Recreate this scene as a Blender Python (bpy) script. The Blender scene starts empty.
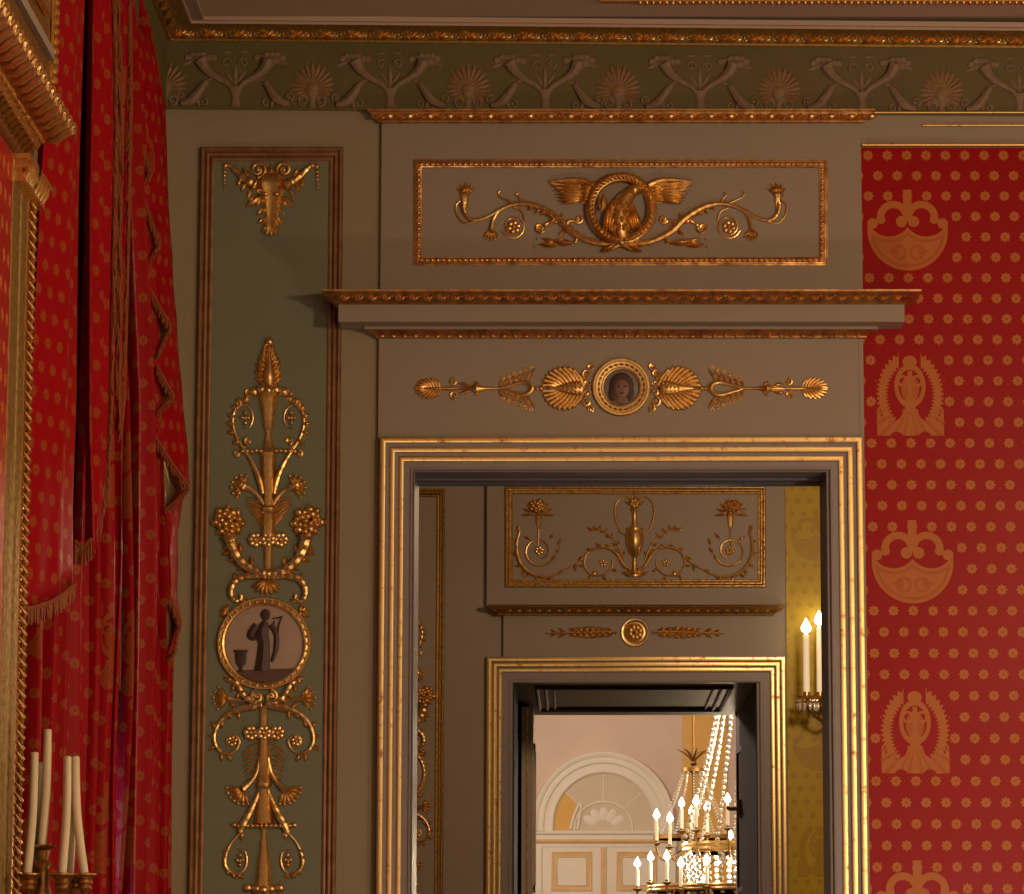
import bpy, bmesh, math, random
from mathutils import Vector
random.seed(11)
pi = math.pi
sc = bpy.context.scene
COL = sc.collection

# ------------------------------------------------------------------ camera model (metres; eye at x=0,y=0,z=1.6)
F, CX, CY = 3569.0, 575.0, 447.0
T = math.atan(561.0 / F)
CT, ST = math.cos(T), math.sin(T)
EYE = 1.6
YA, YB, YP, YC = 11.5, 18.6, 20.75, 40.0      # wall of this room, wall of the next, end of the passage, far wall


def W(px, py, Y):
    """the point of the plane y=Y that a photo point shows"""
    b = (CY - py) / F
    s = Y / (CT - ST * b)
    return Vector(((px - CX) / F * s, Y, EYE + (ST + CT * b) * s))


def lerp(a, b, t):
    return a + (b - a) * t


def poly(pl, y):
    if y <= pl[0][0]:
        return pl[0][1]
    for (a, xa), (b, xb) in zip(pl, pl[1:]):
        if y <= b:
            return lerp(xa, xb, (y - a) / (b - a))
    return pl[-1][1]


# ------------------------------------------------------------------ node expressions
class Tree:
    def __init__(s, mat):
        s.t = mat.node_tree
        s.n = s.t.nodes
        s.l = s.t.links

    def math(s, op, *a):
        nd = s.n.new('ShaderNodeMath')
        nd.operation = op
        for i, x in enumerate(a):
            x = x.k if isinstance(x, E) else x
            if isinstance(x, (int, float)):
                nd.inputs[i].default_value = x
            else:
                s.l.new(x, nd.inputs[i])
        return E(s, nd.outputs[0])


class E:
    def __init__(s, t, k):
        s.t, s.k = t, k

    def o(s, op, *a):
        return s.t.math(op, s, *a)

    def __add__(s, b): return s.o('ADD', b)
    __radd__ = __add__
    def __sub__(s, b): return s.o('SUBTRACT', b)
    def __rsub__(s, b): return s.t.math('SUBTRACT', b, s)
    def __mul__(s, b): return s.o('MULTIPLY', b)
    __rmul__ = __mul__
    def __truediv__(s, b): return s.o('DIVIDE', b)
    def __lt__(s, b): return s.o('LESS_THAN', b)
    def __gt__(s, b): return s.o('GREATER_THAN', b)


def mx(a, b): return a.o('MAXIMUM', b)
def mn(a, b): return a.o('MINIMUM', b)
def ab(a): return a.o('ABSOLUTE')
def hyp(a, b): return (a * a + b * b).o('SQRT')
def wrap(a, p): return (a / p + 0.5).o('FRACT') * p - p / 2   # centred repeat


def newmat(name):
    m = bpy.data.materials.new(name)
    m.use_nodes = True
    b = m.node_tree.nodes['Principled BSDF']
    return m, b


def mixc(t, fac, a, b):
    nd = t.n.new('ShaderNodeMix')
    nd.data_type = 'RGBA'
    for i, x in ((0, fac), (6, a), (7, b)):
        x = x.k if isinstance(x, E) else x
        if isinstance(x, (int, float)):
            nd.inputs[i].default_value = x
        elif isinstance(x, tuple):
            nd.inputs[i].default_value = (*x, 1)
        else:
            t.l.new(x, nd.inputs[i])
    return nd.outputs[2]


def noise(t, scale, detail=3, rough=.6, coord='Object', stretch=None):
    tc = t.n.new('ShaderNodeTexCoord')
    nz = t.n.new('ShaderNodeTexNoise')
    nz.inputs['Scale'].default_value = scale
    nz.inputs['Detail'].default_value = detail
    nz.inputs['Roughness'].default_value = rough
    if stretch:
        mp = t.n.new('ShaderNodeMapping')
        mp.inputs['Scale'].default_value = stretch
        t.l.new(tc.outputs[coord], mp.inputs[0])
        t.l.new(mp.outputs[0], nz.inputs['Vector'])
    else:
        t.l.new(tc.outputs[coord], nz.inputs['Vector'])
    return E(t, nz.outputs['Fac'])


def ramp(t, fac, lo, hi):
    nd = t.n.new('ShaderNodeMapRange')
    nd.inputs[1].default_value = lo
    nd.inputs[2].default_value = hi
    t.l.new(fac.k, nd.inputs[0])
    return E(t, nd.outputs[0])


def bump(t, b, h, strength, dist):
    nd = t.n.new('ShaderNodeBump')
    nd.inputs['Strength'].default_value = strength
    nd.inputs['Distance'].default_value = dist
    t.l.new(h.k, nd.inputs['Height'])
    t.l.new(nd.outputs[0], b.inputs['Normal'])


def paint(name, c1, c2=None, rough=.5, scale=9, bumps=.0, spec=.4, metal=0., stretch=None):
    m, b = newmat(name)
    t = Tree(m)
    c2 = c2 or tuple(x * .88 for x in c1)
    nz = noise(t, scale, 4, .6, stretch=stretch)
    t.l.new(mixc(t, ramp(t, nz, .3, .7), c1, c2), b.inputs['Base Color'])
    b.inputs['Roughness'].default_value = rough
    b.inputs['Specular IOR Level'].default_value = spec
    b.inputs['Metallic'].default_value = metal
    if bumps:
        bump(t, b, noise(t, scale * 14, 3), .3, bumps)
    return m


def gilt(name, c1, c2, wear=(.52, .72), rough=.34, scale=55, bumps=.0012):
    m, b = newmat(name)
    t = Tree(m)
    w = ramp(t, noise(t, scale, 4, .65), *wear)
    t.l.new(mixc(t, w, c1, c2), b.inputs['Base Color'])
    b.inputs['Metallic'].default_value = 1.0
    t.l.new((w * .22 + rough).k, b.inputs['Roughness'])
    bump(t, b, noise(t, scale * 2.2, 3), .55, bumps)
    return m


PX, PZ = .0640, .0687        # rosette pitch of the silk


def silk(name, ground, fig, uv=True, rough=.5, figrough=.42, sheen=0., gloss=.3):
    """woven silk: staggered rosettes, boat-and-plume motif alternating with a laurel-and-lyre motif"""
    m, b = newmat(name)
    t = Tree(m)
    tc = t.n.new('ShaderNodeTexCoord')
    sp = t.n.new('ShaderNodeSeparateXYZ')
    t.l.new(tc.outputs['UV'], sp.inputs[0])
    u, v = E(t, sp.outputs[0]), E(t, sp.outputs[1])

    def ros(ou, ov):
        a = wrap(u + ou, PX)
        c = wrap(v + ov, 2 * PZ)
        d = hyp(a, c)
        th = c.o('ARCTAN2', a)
        rr = (th * 8.).o('COSINE') * .0020 + .0155
        return (d < rr) * (1. - (d < .0042) * .55)
    rose = mx(ros(0., .0215), ros(PX / 2, PZ + .0215))
    # motif space in "photo pixels at the wall" (1/300 m)
    x = wrap(u, PX * 12) * 303.
    ax = ab(x)

    def motif_a(y):
        body = mx(mx(hyp(x, y) - 40., 23. - hyp(ax - 18.5, y - 17.)), y - 9.)
        rim = (ab(body + 4.5) < 1.3)
        bowl = body < 0.
        tip = hyp(ax - 35., y - 7.) < 5.2
        stem = mx(ax - 4.2, ab(y - 27.) - 14.) < 0.
        pl = mx(ab(hyp(ax - 14., y - 13.) - 13.) - 3.6, 10. - y) < 0.
        end = hyp(ax - 26.5, y - 11.) < 4.4
        bud = hyp(ax - 6., y - 9.) < 5.6
        tul = mx(ab(hyp(ax - 9., y + 22.) - 6.5) - 1.1, -30. - y) < 0.
        wing = mx(ab(y + 21.) - (22. - ax) * .35, ax - 22.) < 0.
        wing = wing * (ax > 10.)
        solid = mx(mx(bowl, tip), mx(mx(stem, pl), mx(end, bud)))
        return solid * (1. - mx(rim, mx(tul, wing)) * .3)

    def motif_b(y):
        th = y.o('ARCTAN2', ax)
        el = hyp(ax / 30., (y - 0.) / 40.)
        ser = (th * 44.).o('SINE') * .045
        wreath = mx(ab(el - .92) - .15 - ser, mx(-26. - y, ax * -1. + 11.)) < 0.
        heart = mx(ab(hyp(ax / 15., (y - 9.) / 21.) - .9) - .13, -14. - y) < 0.
        curl = ab(hyp(ax - 7., y - 14.) - 4.6) - 1.3 < 0.
        crown = hyp(ax / 7., (y - 33.) / 6.) < 1.
        finial = mx(ax - 2.2, ab(y - 4.) - 20.) < 0.
        neck = mx(ax - 5., ab(y + 12.) - 9.) < 0.
        foot = mx(ab(y + 27.) - 13., ax - 33.) < 0.
        cut = mx(hyp(ax - 19., y + 15.) < 11.5, hyp(ax - 14., y + 43.) < 7.)
        foot = foot * (1. - cut)
        vein = (((y + 10.).o('ARCTAN2', ax) * 22.).o('SINE') > .5) * (y < -16.)
        fill = (hyp(ax / 9., (y - 6.) / 13.) < 1.) * .75
        return mx(mx(mx(wreath, heart), mx(curl, crown)), mx(mx(finial, neck), mx(foot, fill))) * (1. - vein * .3)
    per = PZ * 16
    ya = wrap(v, per) * 298.
    yb = wrap(v + per / 2, per) * 298.
    keep_a = mx(ab(x) - 44., ab(ya + 7.) - 29.) < 0.
    keep_b = mx(ab(x) - 33.5, ab(yb - 5.) - 41.) < 0.
    rose = rose * (1. - mx(keep_a, keep_b))
    pat = mx(mx(rose, motif_a(ya)), motif_b(yb))
    weave = noise(t, 260, 2, .5, 'UV', (1, .15, 1))
    var = ramp(t, noise(t, 3., 3, .5), .2, .8)
    g2 = tuple(c * .86 for c in ground)
    base = mixc(t, var, ground, g2)
    col = mixc(t, pat * .92, base, fig)
    t.l.new(col, b.inputs['Base Color'])
    t.l.new((pat * (figrough - rough) + rough).k, b.inputs['Roughness'])
    b.inputs['Specular IOR Level'].default_value = gloss
    b.inputs['Sheen Weight'].default_value = sheen
    bump(t, b, weave, .25, .0006)
    return m


def emit(name, c, s, base=(1, .9, .7)):
    m, b = newmat(name)
    b.inputs['Base Color'].default_value = (*base, 1)
    b.inputs['Emission Color'].default_value = (*c, 1)
    b.inputs['Emission Strength'].default_value = s
    return m


M = {}
M['wall'] = paint('olive_grey_paint', (.365, .295, .20), (.335, .27, .18), .55, 2.5)
M['board'] = paint('taupe_paint', (.37, .30, .24), (.345, .28, .222), .5, 2.5)
M['green'] = paint('grey_green_paint', (.225, .235, .168), (.205, .215, .152), .5, 3)
M['lilac'] = paint('lilac_grey_paint', (.33, .28, .275), (.29, .245, .24), .42, 20)
M['leafbeige'] = paint('beige_door_paint', (.84, .70, .52), (.80, .66, .49), .6, 6, spec=.1)
M['leafpaint'] = paint('slate_door_paint', (.20, .19, .20), (.18, .17, .18), .6, 6, spec=.1)
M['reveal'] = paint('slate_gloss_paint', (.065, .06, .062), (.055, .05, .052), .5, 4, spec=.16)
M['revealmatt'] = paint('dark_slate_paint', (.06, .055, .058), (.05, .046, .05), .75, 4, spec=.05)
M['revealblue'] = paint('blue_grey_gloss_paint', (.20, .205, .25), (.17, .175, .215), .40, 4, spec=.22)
M['gold'] = gilt('gilded_stucco', (.84, .54, .20), (.50, .25, .075), (.45, .75), .33, 60)
M['goldband'] = gilt('burnished_gilding', (.92, .66, .29), (.52, .22, .08), (.55, .70), .34, 30, .0007)
M['goldred'] = gilt('worn_gilding_on_red_bole', (.68, .39, .155), (.36, .15, .06), (.40, .66), .42, 24, .0008)
M['golddull'] = gilt('dull_gilding', (.60, .38, .12), (.30, .15, .05), (.4, .7), .38, 70)
M['olivegold'] = gilt('olive_gilding', (.46, .33, .12), (.27, .17, .06), (.4, .7), .5, 60)
M['bole'] = paint('red_brown_worn_gilding', (.40, .21, .105), (.25, .115, .055), .5, 22, metal=.45)
M['frieze'] = paint('moss_green_paint', (.165, .132, .052), (.135, .106, .042), .65, 5)
M['stucco'] = paint('rose_grey_grisaille', (.31, .215, .145), (.22, .145, .09), .65, 60)
M['stuccogold'] = paint('ochre_grisaille', (.34, .20, .095), (.24, .14, .065), .5, 60)
M['ceil'] = paint('rose_brown_plaster', (.58, .44, .35), (.54, .40, .32), .7, 2)
M['red'] = silk('crimson_silk', (.39, .004, .008), (.54, .18, .045), rough=.34, figrough=.38, gloss=.13)
M['drape'] = silk('crimson_curtain_silk', (.34, .0035, .008), (.31, .062, .018), rough=.5, gloss=.10)
M['drape_sheen'] = silk('crimson_curtain_sheen', (.42, .004, .012), (.40, .10, .03), rough=.42, figrough=.36, gloss=.8)  # daylight sheen worked into a brighter, glossier copy of the curtain silk
M['yellow'] = silk('golden_yellow_silk', (.62, .42, .02), (.46, .28, .012), rough=.45)
M['lining'] = paint('ivory_lining', (.90, .76, .46), None, .7, 20)
M['fringe'] = paint('bronze_fringe_yarn', (.33, .085, .022), (.20, .05, .014), .6, 120)
M['cameo'] = paint('cameo_ground', (.50, .37, .30), (.44, .32, .255), .5, 12)
M['figure'] = paint('brown_painted_robe', (.085, .04, .03), (.06, .028, .022), .5, 60)
M['olive'] = paint('olive_painted_robe', (.075, .065, .03), None, .5, 60)
M['skin'] = paint('painted_skin', (.30, .16, .11), (.22, .11, .08), .5, 60)
M['earth'] = paint('painted_ground', (.15, .085, .06), None, .5, 40)
M['portrait'] = paint('portrait_ground', (.24, .20, .19), None, .4, 30)
M['wax'] = paint('ivory_wax', (.78, .70, .50), (.72, .63, .44), .45, 8)
M['brass'] = gilt('aged_brass', (.56, .33, .12), (.25, .13, .05), (.4, .7), .35, 90)
M['flame'] = emit('candle_flame', (1, .82, .50), 14)
M['glow'] = emit('glowing_candle', (1, .74, .42), .45)
M['white'] = paint('white_paint', (.74, .70, .62), (.70, .66, .58), .5, 3)
M['pink'] = paint('rose_marble_plaster', (.64, .51, .43), (.56, .44, .37), .6, 1.6)
M['ochre'] = paint('ochre_plaster', (.70, .42, .12), (.64, .38, .10), .6, 2)
M['fan'] = paint('beige_fanlight', (.60, .52, .40), (.56, .48, .37), .5, 2)
M['creamgold'] = paint('cream_gold_paint', (.66, .46, .24), (.58, .38, .18), .45, 10)
M['wood'] = paint('parquet_oak', (.20, .11, .05), (.14, .075, .035), .35, 5, stretch=(1, 8, 1))
M['marble'] = paint('grey_marble', (.4, .38, .36), (.2, .19, .19), .2, 6)
m, b = newmat('mirror_glass')
b.inputs['Base Color'].default_value = (.62, .55, .50, 1)
b.inputs['Metallic'].default_value = 1
b.inputs['Roughness'].default_value = .03
M['mirror'] = m
m, b = newmat('window_glass')
b.inputs['Base Color'].default_value = (.95, .97, 1, 1)
b.inputs['Roughness'].default_value = .02
b.inputs['Transmission Weight'].default_value = 1
b.inputs['IOR'].default_value = 1.05
M['glass'] = m
m, b = newmat('cut_crystal')
b.inputs['Base Color'].default_value = (1, .93, .80, 1)
b.inputs['Roughness'].default_value = .05
b.inputs['Specular IOR Level'].default_value = 1.0
b.inputs['Transmission Weight'].default_value = .12
b.inputs['IOR'].default_value = 1.6
b.inputs['Coat Weight'].default_value = .6
M['crystal'] = m


# ------------------------------------------------------------------ mesh building
ORG = {}


class MB:
    def __init__(s):
        s.v, s.f, s.m, s.uv = [], [], [], None

    def add(s, vs, fs, m=0):
        o = len(s.v)
        s.v += [Vector(p) for p in vs]
        s.f += [tuple(i + o for i in q) for q in fs]
        s.m += [m] * len(fs)

    def grid(s, rows, close=False, m=0):
        n = len(rows[0])
        fs = []
        for i in range(len(rows) - 1):
            for j in range(n if close else n - 1):
                k = (j + 1) % n
                fs.append((i * n + j, i * n + k, (i + 1) * n + k, (i + 1) * n + j))
        s.add([p for r in rows for p in r], fs, m)

    def box(s, x0, x1, y0, y1, z0, z1, m=0):
        s.add([(x, y, z) for x in (x0, x1) for y in (y0, y1) for z in (z0, z1)],
              [(0, 1, 3, 2), (4, 6, 7, 5), (0, 4, 5, 1), (2, 3, 7, 6), (0, 2, 6, 4), (1, 5, 7, 3)], m)

    def loops(s, loops, close=True, m=0, cap=True):
        """skin successive closed loops"""
        s.grid(loops, close, m)
        if cap:
            o = len(s.v) - sum(len(l) for l in loops)
            n = len(loops[0])
            s.f.append(tuple(o + i for i in range(n)))
            s.f.append(tuple(len(s.v) - n + i for i in range(n)))
            s.m += [m, m]

    def tube3(s, pts, r, n=8, m=0):
        """round tube through 3-D points"""
        pts = [Vector(p) for p in pts]
        loops = []
        for i, p in enumerate(pts):
            d = (pts[min(i + 1, len(pts) - 1)] - pts[max(i - 1, 0)]).normalized()
            a = d.orthogonal() if abs(d.z) > .9 else d.cross(Vector((0, 0, 1)))
            if abs(d.z) > .9:
                a = d.cross(Vector((0, 1, 0)))
            a.normalize()
            c = d.cross(a)
            rr = r[i] if isinstance(r, (list, tuple)) else r
            loops.append([p + (a * math.cos(2 * pi * k / n) + c * math.sin(2 * pi * k / n)) * rr for k in range(n)])
        s.loops(loops, m=m)

    def lathe3(s, c, prof, n=16, m=0):
        """turned about a vertical axis through c: [(z, r), ...]"""
        s.loops([[Vector((c[0] + r * math.cos(2 * pi * k / n), c[1] + r * math.sin(2 * pi * k / n), c[2] + z)) for k in range(n)] for z, r in prof], m=m)

    def ball3(s, c, r, n=8, m=0, sz=1):
        k = max(4, n // 2 + 1)
        s.lathe3(c, [(-r * sz * math.cos(pi * i / k), max(r * math.sin(pi * i / k), r * .02)) for i in range(k + 1)], n, m)

    def build(s, name, mats, parent=None, smooth=True, sharp=40):
        me = bpy.data.meshes.new(name)
        o = ORG.get(parent.name, Vector()) if parent else Vector()
        loc = Vector()
        if parent is None:                      # a thing of one mesh: origin at its own centre
            lo = Vector([min(p[i] for p in s.v) for i in range(3)])
            hi = Vector([max(p[i] for p in s.v) for i in range(3)])
            loc = Vector(((lo.x + hi.x) / 2, (lo.y + hi.y) / 2, lo.z))
            o = loc
        me.from_pydata([p - o for p in s.v], [], s.f)
        for mm in (mats if isinstance(mats, (list, tuple)) else [mats]):
            me.materials.append(M[mm])
        me.polygons.foreach_set('material_index', s.m)
        if s.uv:
            l = me.uv_layers.new(name='UVMap')
            for lp in me.loops:
                l.data[lp.index].uv = s.uv[lp.vertex_index]
        bm = bmesh.new()
        bm.from_mesh(me)
        bmesh.ops.recalc_face_normals(bm, faces=bm.faces)
        bm.to_mesh(me)
        bm.free()
        if smooth:
            me.polygons.foreach_set('use_smooth', [True] * len(me.polygons))
            try:
                me.set_sharp_from_angle(angle=math.radians(sharp))
            except Exception:
                pass
        ob = bpy.data.objects.new(name, me)
        COL.objects.link(ob)
        ob.location = loc
        ORG[ob.name] = o
        if parent:
            ob.parent = parent
        return ob


def crom(pts, k=5):
    pts = [tuple(p) for p in pts]
    if len(pts) < 3:
        return [tuple(lerp(a, b, i / k) for a, b in zip(pts[0], pts[1])) for i in range(k + 1)]
    P = [pts[0]] + pts + [pts[-1]]
    out = []
    for i in range(1, len(P) - 2):
        for j in range(k):
            t = j / k
            out.append(tuple(.5 * (2 * b + (c - a) * t + (2 * a - 5 * b + 4 * c - d) * t * t + (3 * b - a - 3 * c + d) * t ** 3)
                             for a, b, c, d in zip(P[i - 1], P[i], P[i + 1], P[i + 2])))
    out.append(pts[-1])
    return out


class R(MB):
    """low relief on the plane y=Y, drawn in photo units (x right, y down); h rises from the plane"""
    def __init__(s, Y, mid=None, base=0.):
        super().__init__()
        s.Y, s.mid, s.base = Y, mid, base
        s.S = Y / F
        s.flip = False

    def P(s, x, y, h=0.):
        if s.flip:
            x = 2 * s.mid - x
        p = W(x, y, s.Y)
        p.y -= (h + s.base) * s.S
        return p

    def both(s, fn):
        fn()
        s.flip = True
        fn()
        s.flip = False
        return s

    def tube(s, pts, r, n=8, k=5, lift=.6, wave=0., wn=1.7):
        c = crom(pts, k)
        L = len(c)
        loops = []
        for i, p in enumerate(c):
            q0, q1 = c[max(i - 1, 0)], c[min(i + 1, L - 1)]
            dx, dy = q1[0] - q0[0], q1[1] - q0[1]
            d = math.hypot(dx, dy) or 1
            nx, ny = -dy / d, dx / d
            t = i / (L - 1)
            if isinstance(r, (list, tuple)):
                f = t * (len(r) - 1)
                a = min(int(f), len(r) - 2)
                rr = lerp(r[a], r[a + 1], f - a)
            else:
                rr = r
            rr *= 1 + wave * math.sin(i * wn)
            h0 = (p[2] if len(p) > 2 else 0) + rr * lift
            loops.append([s.P(p[0] + nx * rr * math.cos(2 * pi * q / n), p[1] + ny * rr * math.cos(2 * pi * q / n), h0 + rr * math.sin(2 * pi * q / n)) for q in range(n)])
        s.loops(loops)
        return s

    def dome(s, x, y, rx, ry=None, h=None, rot=0., n=12, k=4, h0=0.):
        ry = rx if ry is None else ry
        h = (rx + ry) * .4 if h is None else h
        c, q = math.cos(math.radians(rot)), math.sin(math.radians(rot))
        rows = []
        for i in range(k + 1):
            a = pi / 2 * i / k
            rr = max(math.cos(a), .03)
            rows.append([s.P(x + c * rx * rr * math.cos(2 * pi * j / n) - q * ry * rr * math.sin(2 * pi * j / n),
                             y - q * rx * rr * math.cos(2 * pi * j / n) - c * ry * rr * math.sin(2 * pi * j / n), h0 + h * math.sin(a)) for j in range(n)])
        s.loops(rows)
        return s

    def ball(s, x, y, r, h0=0.):
        return s.dome(x, y, r, r, r * 1.1, h0=h0, n=8, k=3)

    def leaf(s, x, y, L, w, ang, h=2.5, bend=0., tip=.5, n=7, h0=.3):
        """pointed leaf with a raised midrib from its root (x,y) along ang (degrees, 90 = up)"""
        rows = []
        a = math.radians(ang)
        px, py = x, y
        for i in range(n + 1):
            t = i / n
            aa = a + math.radians(bend) * t
            if i:
                px += math.cos(aa) * L / n
                py -= math.sin(aa) * L / n
            ww = w * (math.sin(pi * min(max(t, .04), .985) ** (.6 + tip * .5)) ** .8)
            hh = h * math.sin(pi * (.12 + .82 * t)) + h0
            row = []
            for j, (u, z) in enumerate(((-1, 0), (-.55, .75), (0, 1.0), (.55, .75), (1, 0))):
                row.append(s.P(px + math.sin(aa) * u * ww, py + math.cos(aa) * u * ww, hh * z if z else 0))
            rows.append(row)
        s.grid(rows)
        return s

    def lathe(s, x, y, ang, prof, n=9, flute=0, fd=.12, depth=1.):
        """half-turned body: axis from (x,y) along ang; prof = [(t, r), ...]"""
        a = math.radians(ang)
        dx, dy = math.cos(a), -math.sin(a)
        rows = []
        for t, r in prof:
            row = []
            for j in range(n + 1):
                q = pi * j / n
                rr = r * (1 - fd * abs(math.sin(q * flute))) if flute else r
                row.append(s.P(x + dx * t - dy * rr * math.cos(q), y + dy * t + dx * rr * math.cos(q), rr * math.sin(q) * depth))
            rows.append(row)
        s.grid(rows)
        for row in (rows[0], rows[-1]):
            s.add(row, [tuple(range(n + 1))])
        return s

    def spiral(s, cx, cy, r0, r1, a0, turns, w0, w1, eye=0., n=7, ecc=1.):
        pts = []
        k = int(abs(turns) * 14) + 4
        for i in range(k + 1):
            t = i / k
            rr = lerp(r0, r1, t)
            a = math.radians(a0) + 2 * pi * turns * t
            pts.append((cx + rr * math.cos(a), cy - rr * math.sin(a) * ecc))
        s.tube(pts, [w0, w1], n, 1)
        if eye:
            s.ball(cx, cy, eye)
        return s

    def fan(s, x, y, r, n, a0, a1, w, h=2., bead=0., rmid=None, start=.15):
        for i in range(n):
            t = i / (n - 1)
            a = lerp(a0, a1, t)
            rr = r if rmid is None else lerp(rmid, r, abs(2 * t - 1))
            ca, sa = math.cos(math.radians(a)), math.sin(math.radians(a))
            s.leaf(x + ca * rr * start, y - sa * rr * start, rr * (1 - start), w, a, h, tip=1.1)
            if bead:
                s.ball(x + ca * rr * 1.0, y - sa * rr * 1.0, bead, .4)
        return s

    def flower(s, x, y, r, n=6, h0=0.):
        for i in range(n):
            a = 2 * pi * i / n + .3
            s.dome(x + math.cos(a) * r * .6, y - math.sin(a) * r * .6, r * .42, r * .42, r * .42, h0=h0, n=7, k=2)
        s.dome(x, y, r * .4, r * .4, r * .65, h0=h0, n=8, k=3)
        return s

    def bunch(s, x, y, r, n=10, seed=1, br=.3, ry=None):
        rnd = random.Random(seed)
        ry = ry or r
        for i in range(n):
            a, q = 2.4 * i, math.sqrt((i + .5) / n)
            s.dome(x + math.cos(a) * q * r * .8, y + math.sin(a) * q * ry * .8, r * br * rnd.uniform(.8, 1.25), None, r * br * 1.3, h0=r * .35 * (1 - q), n=7, k=3)
        return s

    def frame(s, x0, y0, x1, y1, prof, bottom=None):
        """mitred rectangular frame; prof = [(inset, h), ...]; bottom = photo y where an open-footed frame ends"""
        for (i0, h0), (i1, h1) in zip(prof, prof[1:]):
            rows = []
            for i, h in ((i0, h0), (i1, h1)):
                if bottom is None:
                    rows.append([s.P(x0 + i, y0 + i, h), s.P(x1 - i, y0 + i, h), s.P(x1 - i, y1 - i, h), s.P(x0 + i, y1 - i, h)])
                else:
                    a, c = s.P(x0 + i, y0 + i, h), s.P(x1 - i, y0 + i, h)
                    rows.append([Vector((a.x, a.y, bottom)), a, c, Vector((c.x, c.y, bottom))])
            s.grid(rows, close=bottom is None)
        return s

    def slab(s, pts, h0, h1, k=1):
        """flat outline with thickness"""
        a = [s.P(x, y, h1) for x, y in pts]
        c = [s.P(x, y, h0) for x, y in pts]
        s.loops([c, a])
        return s


def half_round(i0, i1, h, k=6, base=0.):
    m_, r_ = (i0 + i1) / 2, (i1 - i0) / 2
    return [(m_ - r_ * math.cos(pi * j / k), base + h * math.sin(pi * j / k)) for j in range(k + 1)]


# ------------------------------------------------------------------ scene bookkeeping
def tag(o, label, cat, group=None):
    o['label'] = label
    o['category'] = cat
    if group:
        o['group'] = group
    return o


def thing(name, loc, label, cat, group=None):
    o = bpy.data.objects.new(name, None)
    COL.objects.link(o)
    o.empty_display_size = .05
    o.location = loc
    ORG[o.name] = Vector(loc)
    return tag(o, label, cat, group)


def struct(o):
    o['kind'] = 'structure'
    return o


def dup(o, delta, label=None, group=None, parent=None):
    c = o.copy()
    COL.objects.link(c)
    if parent:
        c.parent = parent
    else:
        c.location = Vector(o.location) + Vector(delta)
        if label:
            c['label'] = label
        if group:
            c['group'] = group
    for ch in list(o.children):
        dup(ch, (0, 0, 0), parent=c)
    return c


def mb_box(name, mat, parent, *ranges):
    q = MB()
    for r in ranges:
        q.box(*r)
    return q.build(name, mat, parent, smooth=False)


# ================================================================== THE ROOM SHELL
XL = W(162, 107, YA).x                       # window wall
XR, YS = 6.2, -2.0
ZC = W(560, 19, YA - .12).z                  # ceiling
dA0, dA1 = W(412, 700, YA).x, W(830, 700, YA).x
zA = W(620, 471, YA).z
TA = .32                                     # thickness of the wall with the door
V0, V1 = 3.7, 5.55                           # assumed window nearer the eye, outside the picture, added to hold a cool lamp
WY0, WY1, WZ0, WZ1 = 9.15, 11.0, .5, 4.3     # window in the window wall

struct(mb_box('floor', 'wood', None, (XL - .4, XR, YS, YA + TA, -.1, 0)))
q = MB()
q.box(XL - .4, XR, YS, YA + TA, ZC, ZC + .15)
struct(q.build('ceiling', 'ceil', None, smooth=False))
struct(mb_box('wall_north', 'wall', None, (XL - .4, dA0, YA, YA + TA, 0, ZC), (dA1, XR, YA, YA + TA, 0, ZC), (dA0, dA1, YA, YA + TA, zA, ZC)))
struct(mb_box('wall_west', 'wall', None, (XL - .4, XL, YS, V0, 0, ZC), (XL - .4, XL, V1, WY0, 0, ZC), (XL - .4, XL, WY1, YA, 0, ZC), (XL - .4, XL, WY0, WY1, 0, WZ0), (XL - .4, XL, WY0, WY1, WZ1, ZC), (XL - .4, XL, V0, V1, 0, WZ0), (XL - .4, XL, V0, V1, WZ1, ZC)))
struct(mb_box('wall_south', 'wall', None, (XL - .4, XR, YS - .2, YS, 0, ZC)))
struct(mb_box('wall_east', 'wall', None, (XR, XR + .2, YS, YA, 0, ZC)))

# window behind the curtains, and the assumed one added for its lamp
wx = XL - .25
for nm, w0, w1 in (('window_1', WY0, WY1), ('assumed_window', V0, V1)):
    q = MB()
    for y0, y1 in ((w0, w0 + .07), (w1 - .07, w1), ((w0 + w1) / 2 - .05, (w0 + w1) / 2 + .05)):
        q.box(wx - .03, wx + .03, y0, y1, WZ0, WZ1)
    for z in (WZ0 + .04, 1.4, 2.3, 3.2, WZ1 - .04):
        q.box(wx - .025, wx + .025, w0, w1, z - .03, z + .03)
    win = struct(q.build(nm, 'white', None, smooth=False))
    q = MB()
    q.box(wx - .004, wx + .004, w0 + .06, w1 - .06, WZ0 + .05, WZ1 - .05)
    q.build('window_pane', 'glass', win, smooth=False)

# ---------------- ceiling cornice on the wall with the door and on the window wall (slightly out of level, as in the photo)
SL = .0085


def fy(px, py):                              # frieze heights are read at the corner and drop to the right
    return py + (px - 165) * SL


def north_run(name, mat, prof, x0=150, x1=1130, parent=None, smooth=True):
    """prof: (photo y at the corner, projection m)"""
    q = MB()
    rows = []
    for py, pr in prof:
        a, c = W(x0, fy(x0, py), YA - pr), W(x1, fy(x1, py), YA - pr)
        a.x = XL + pr
        rows.append([a, c])
    q.grid(rows)
    return q.build(name, mat, parent, smooth)


def west_run(name, mat, prof, parent=None):
    q = MB()
    rows = []
    for py, pr in prof:
        z = W(165, py, YA - pr).z
        rows.append([Vector((XL + pr, YA - pr, z)), Vector((XL + pr, YS, z))])
    q.grid(rows)
    return q.build(name, mat, parent)


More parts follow.
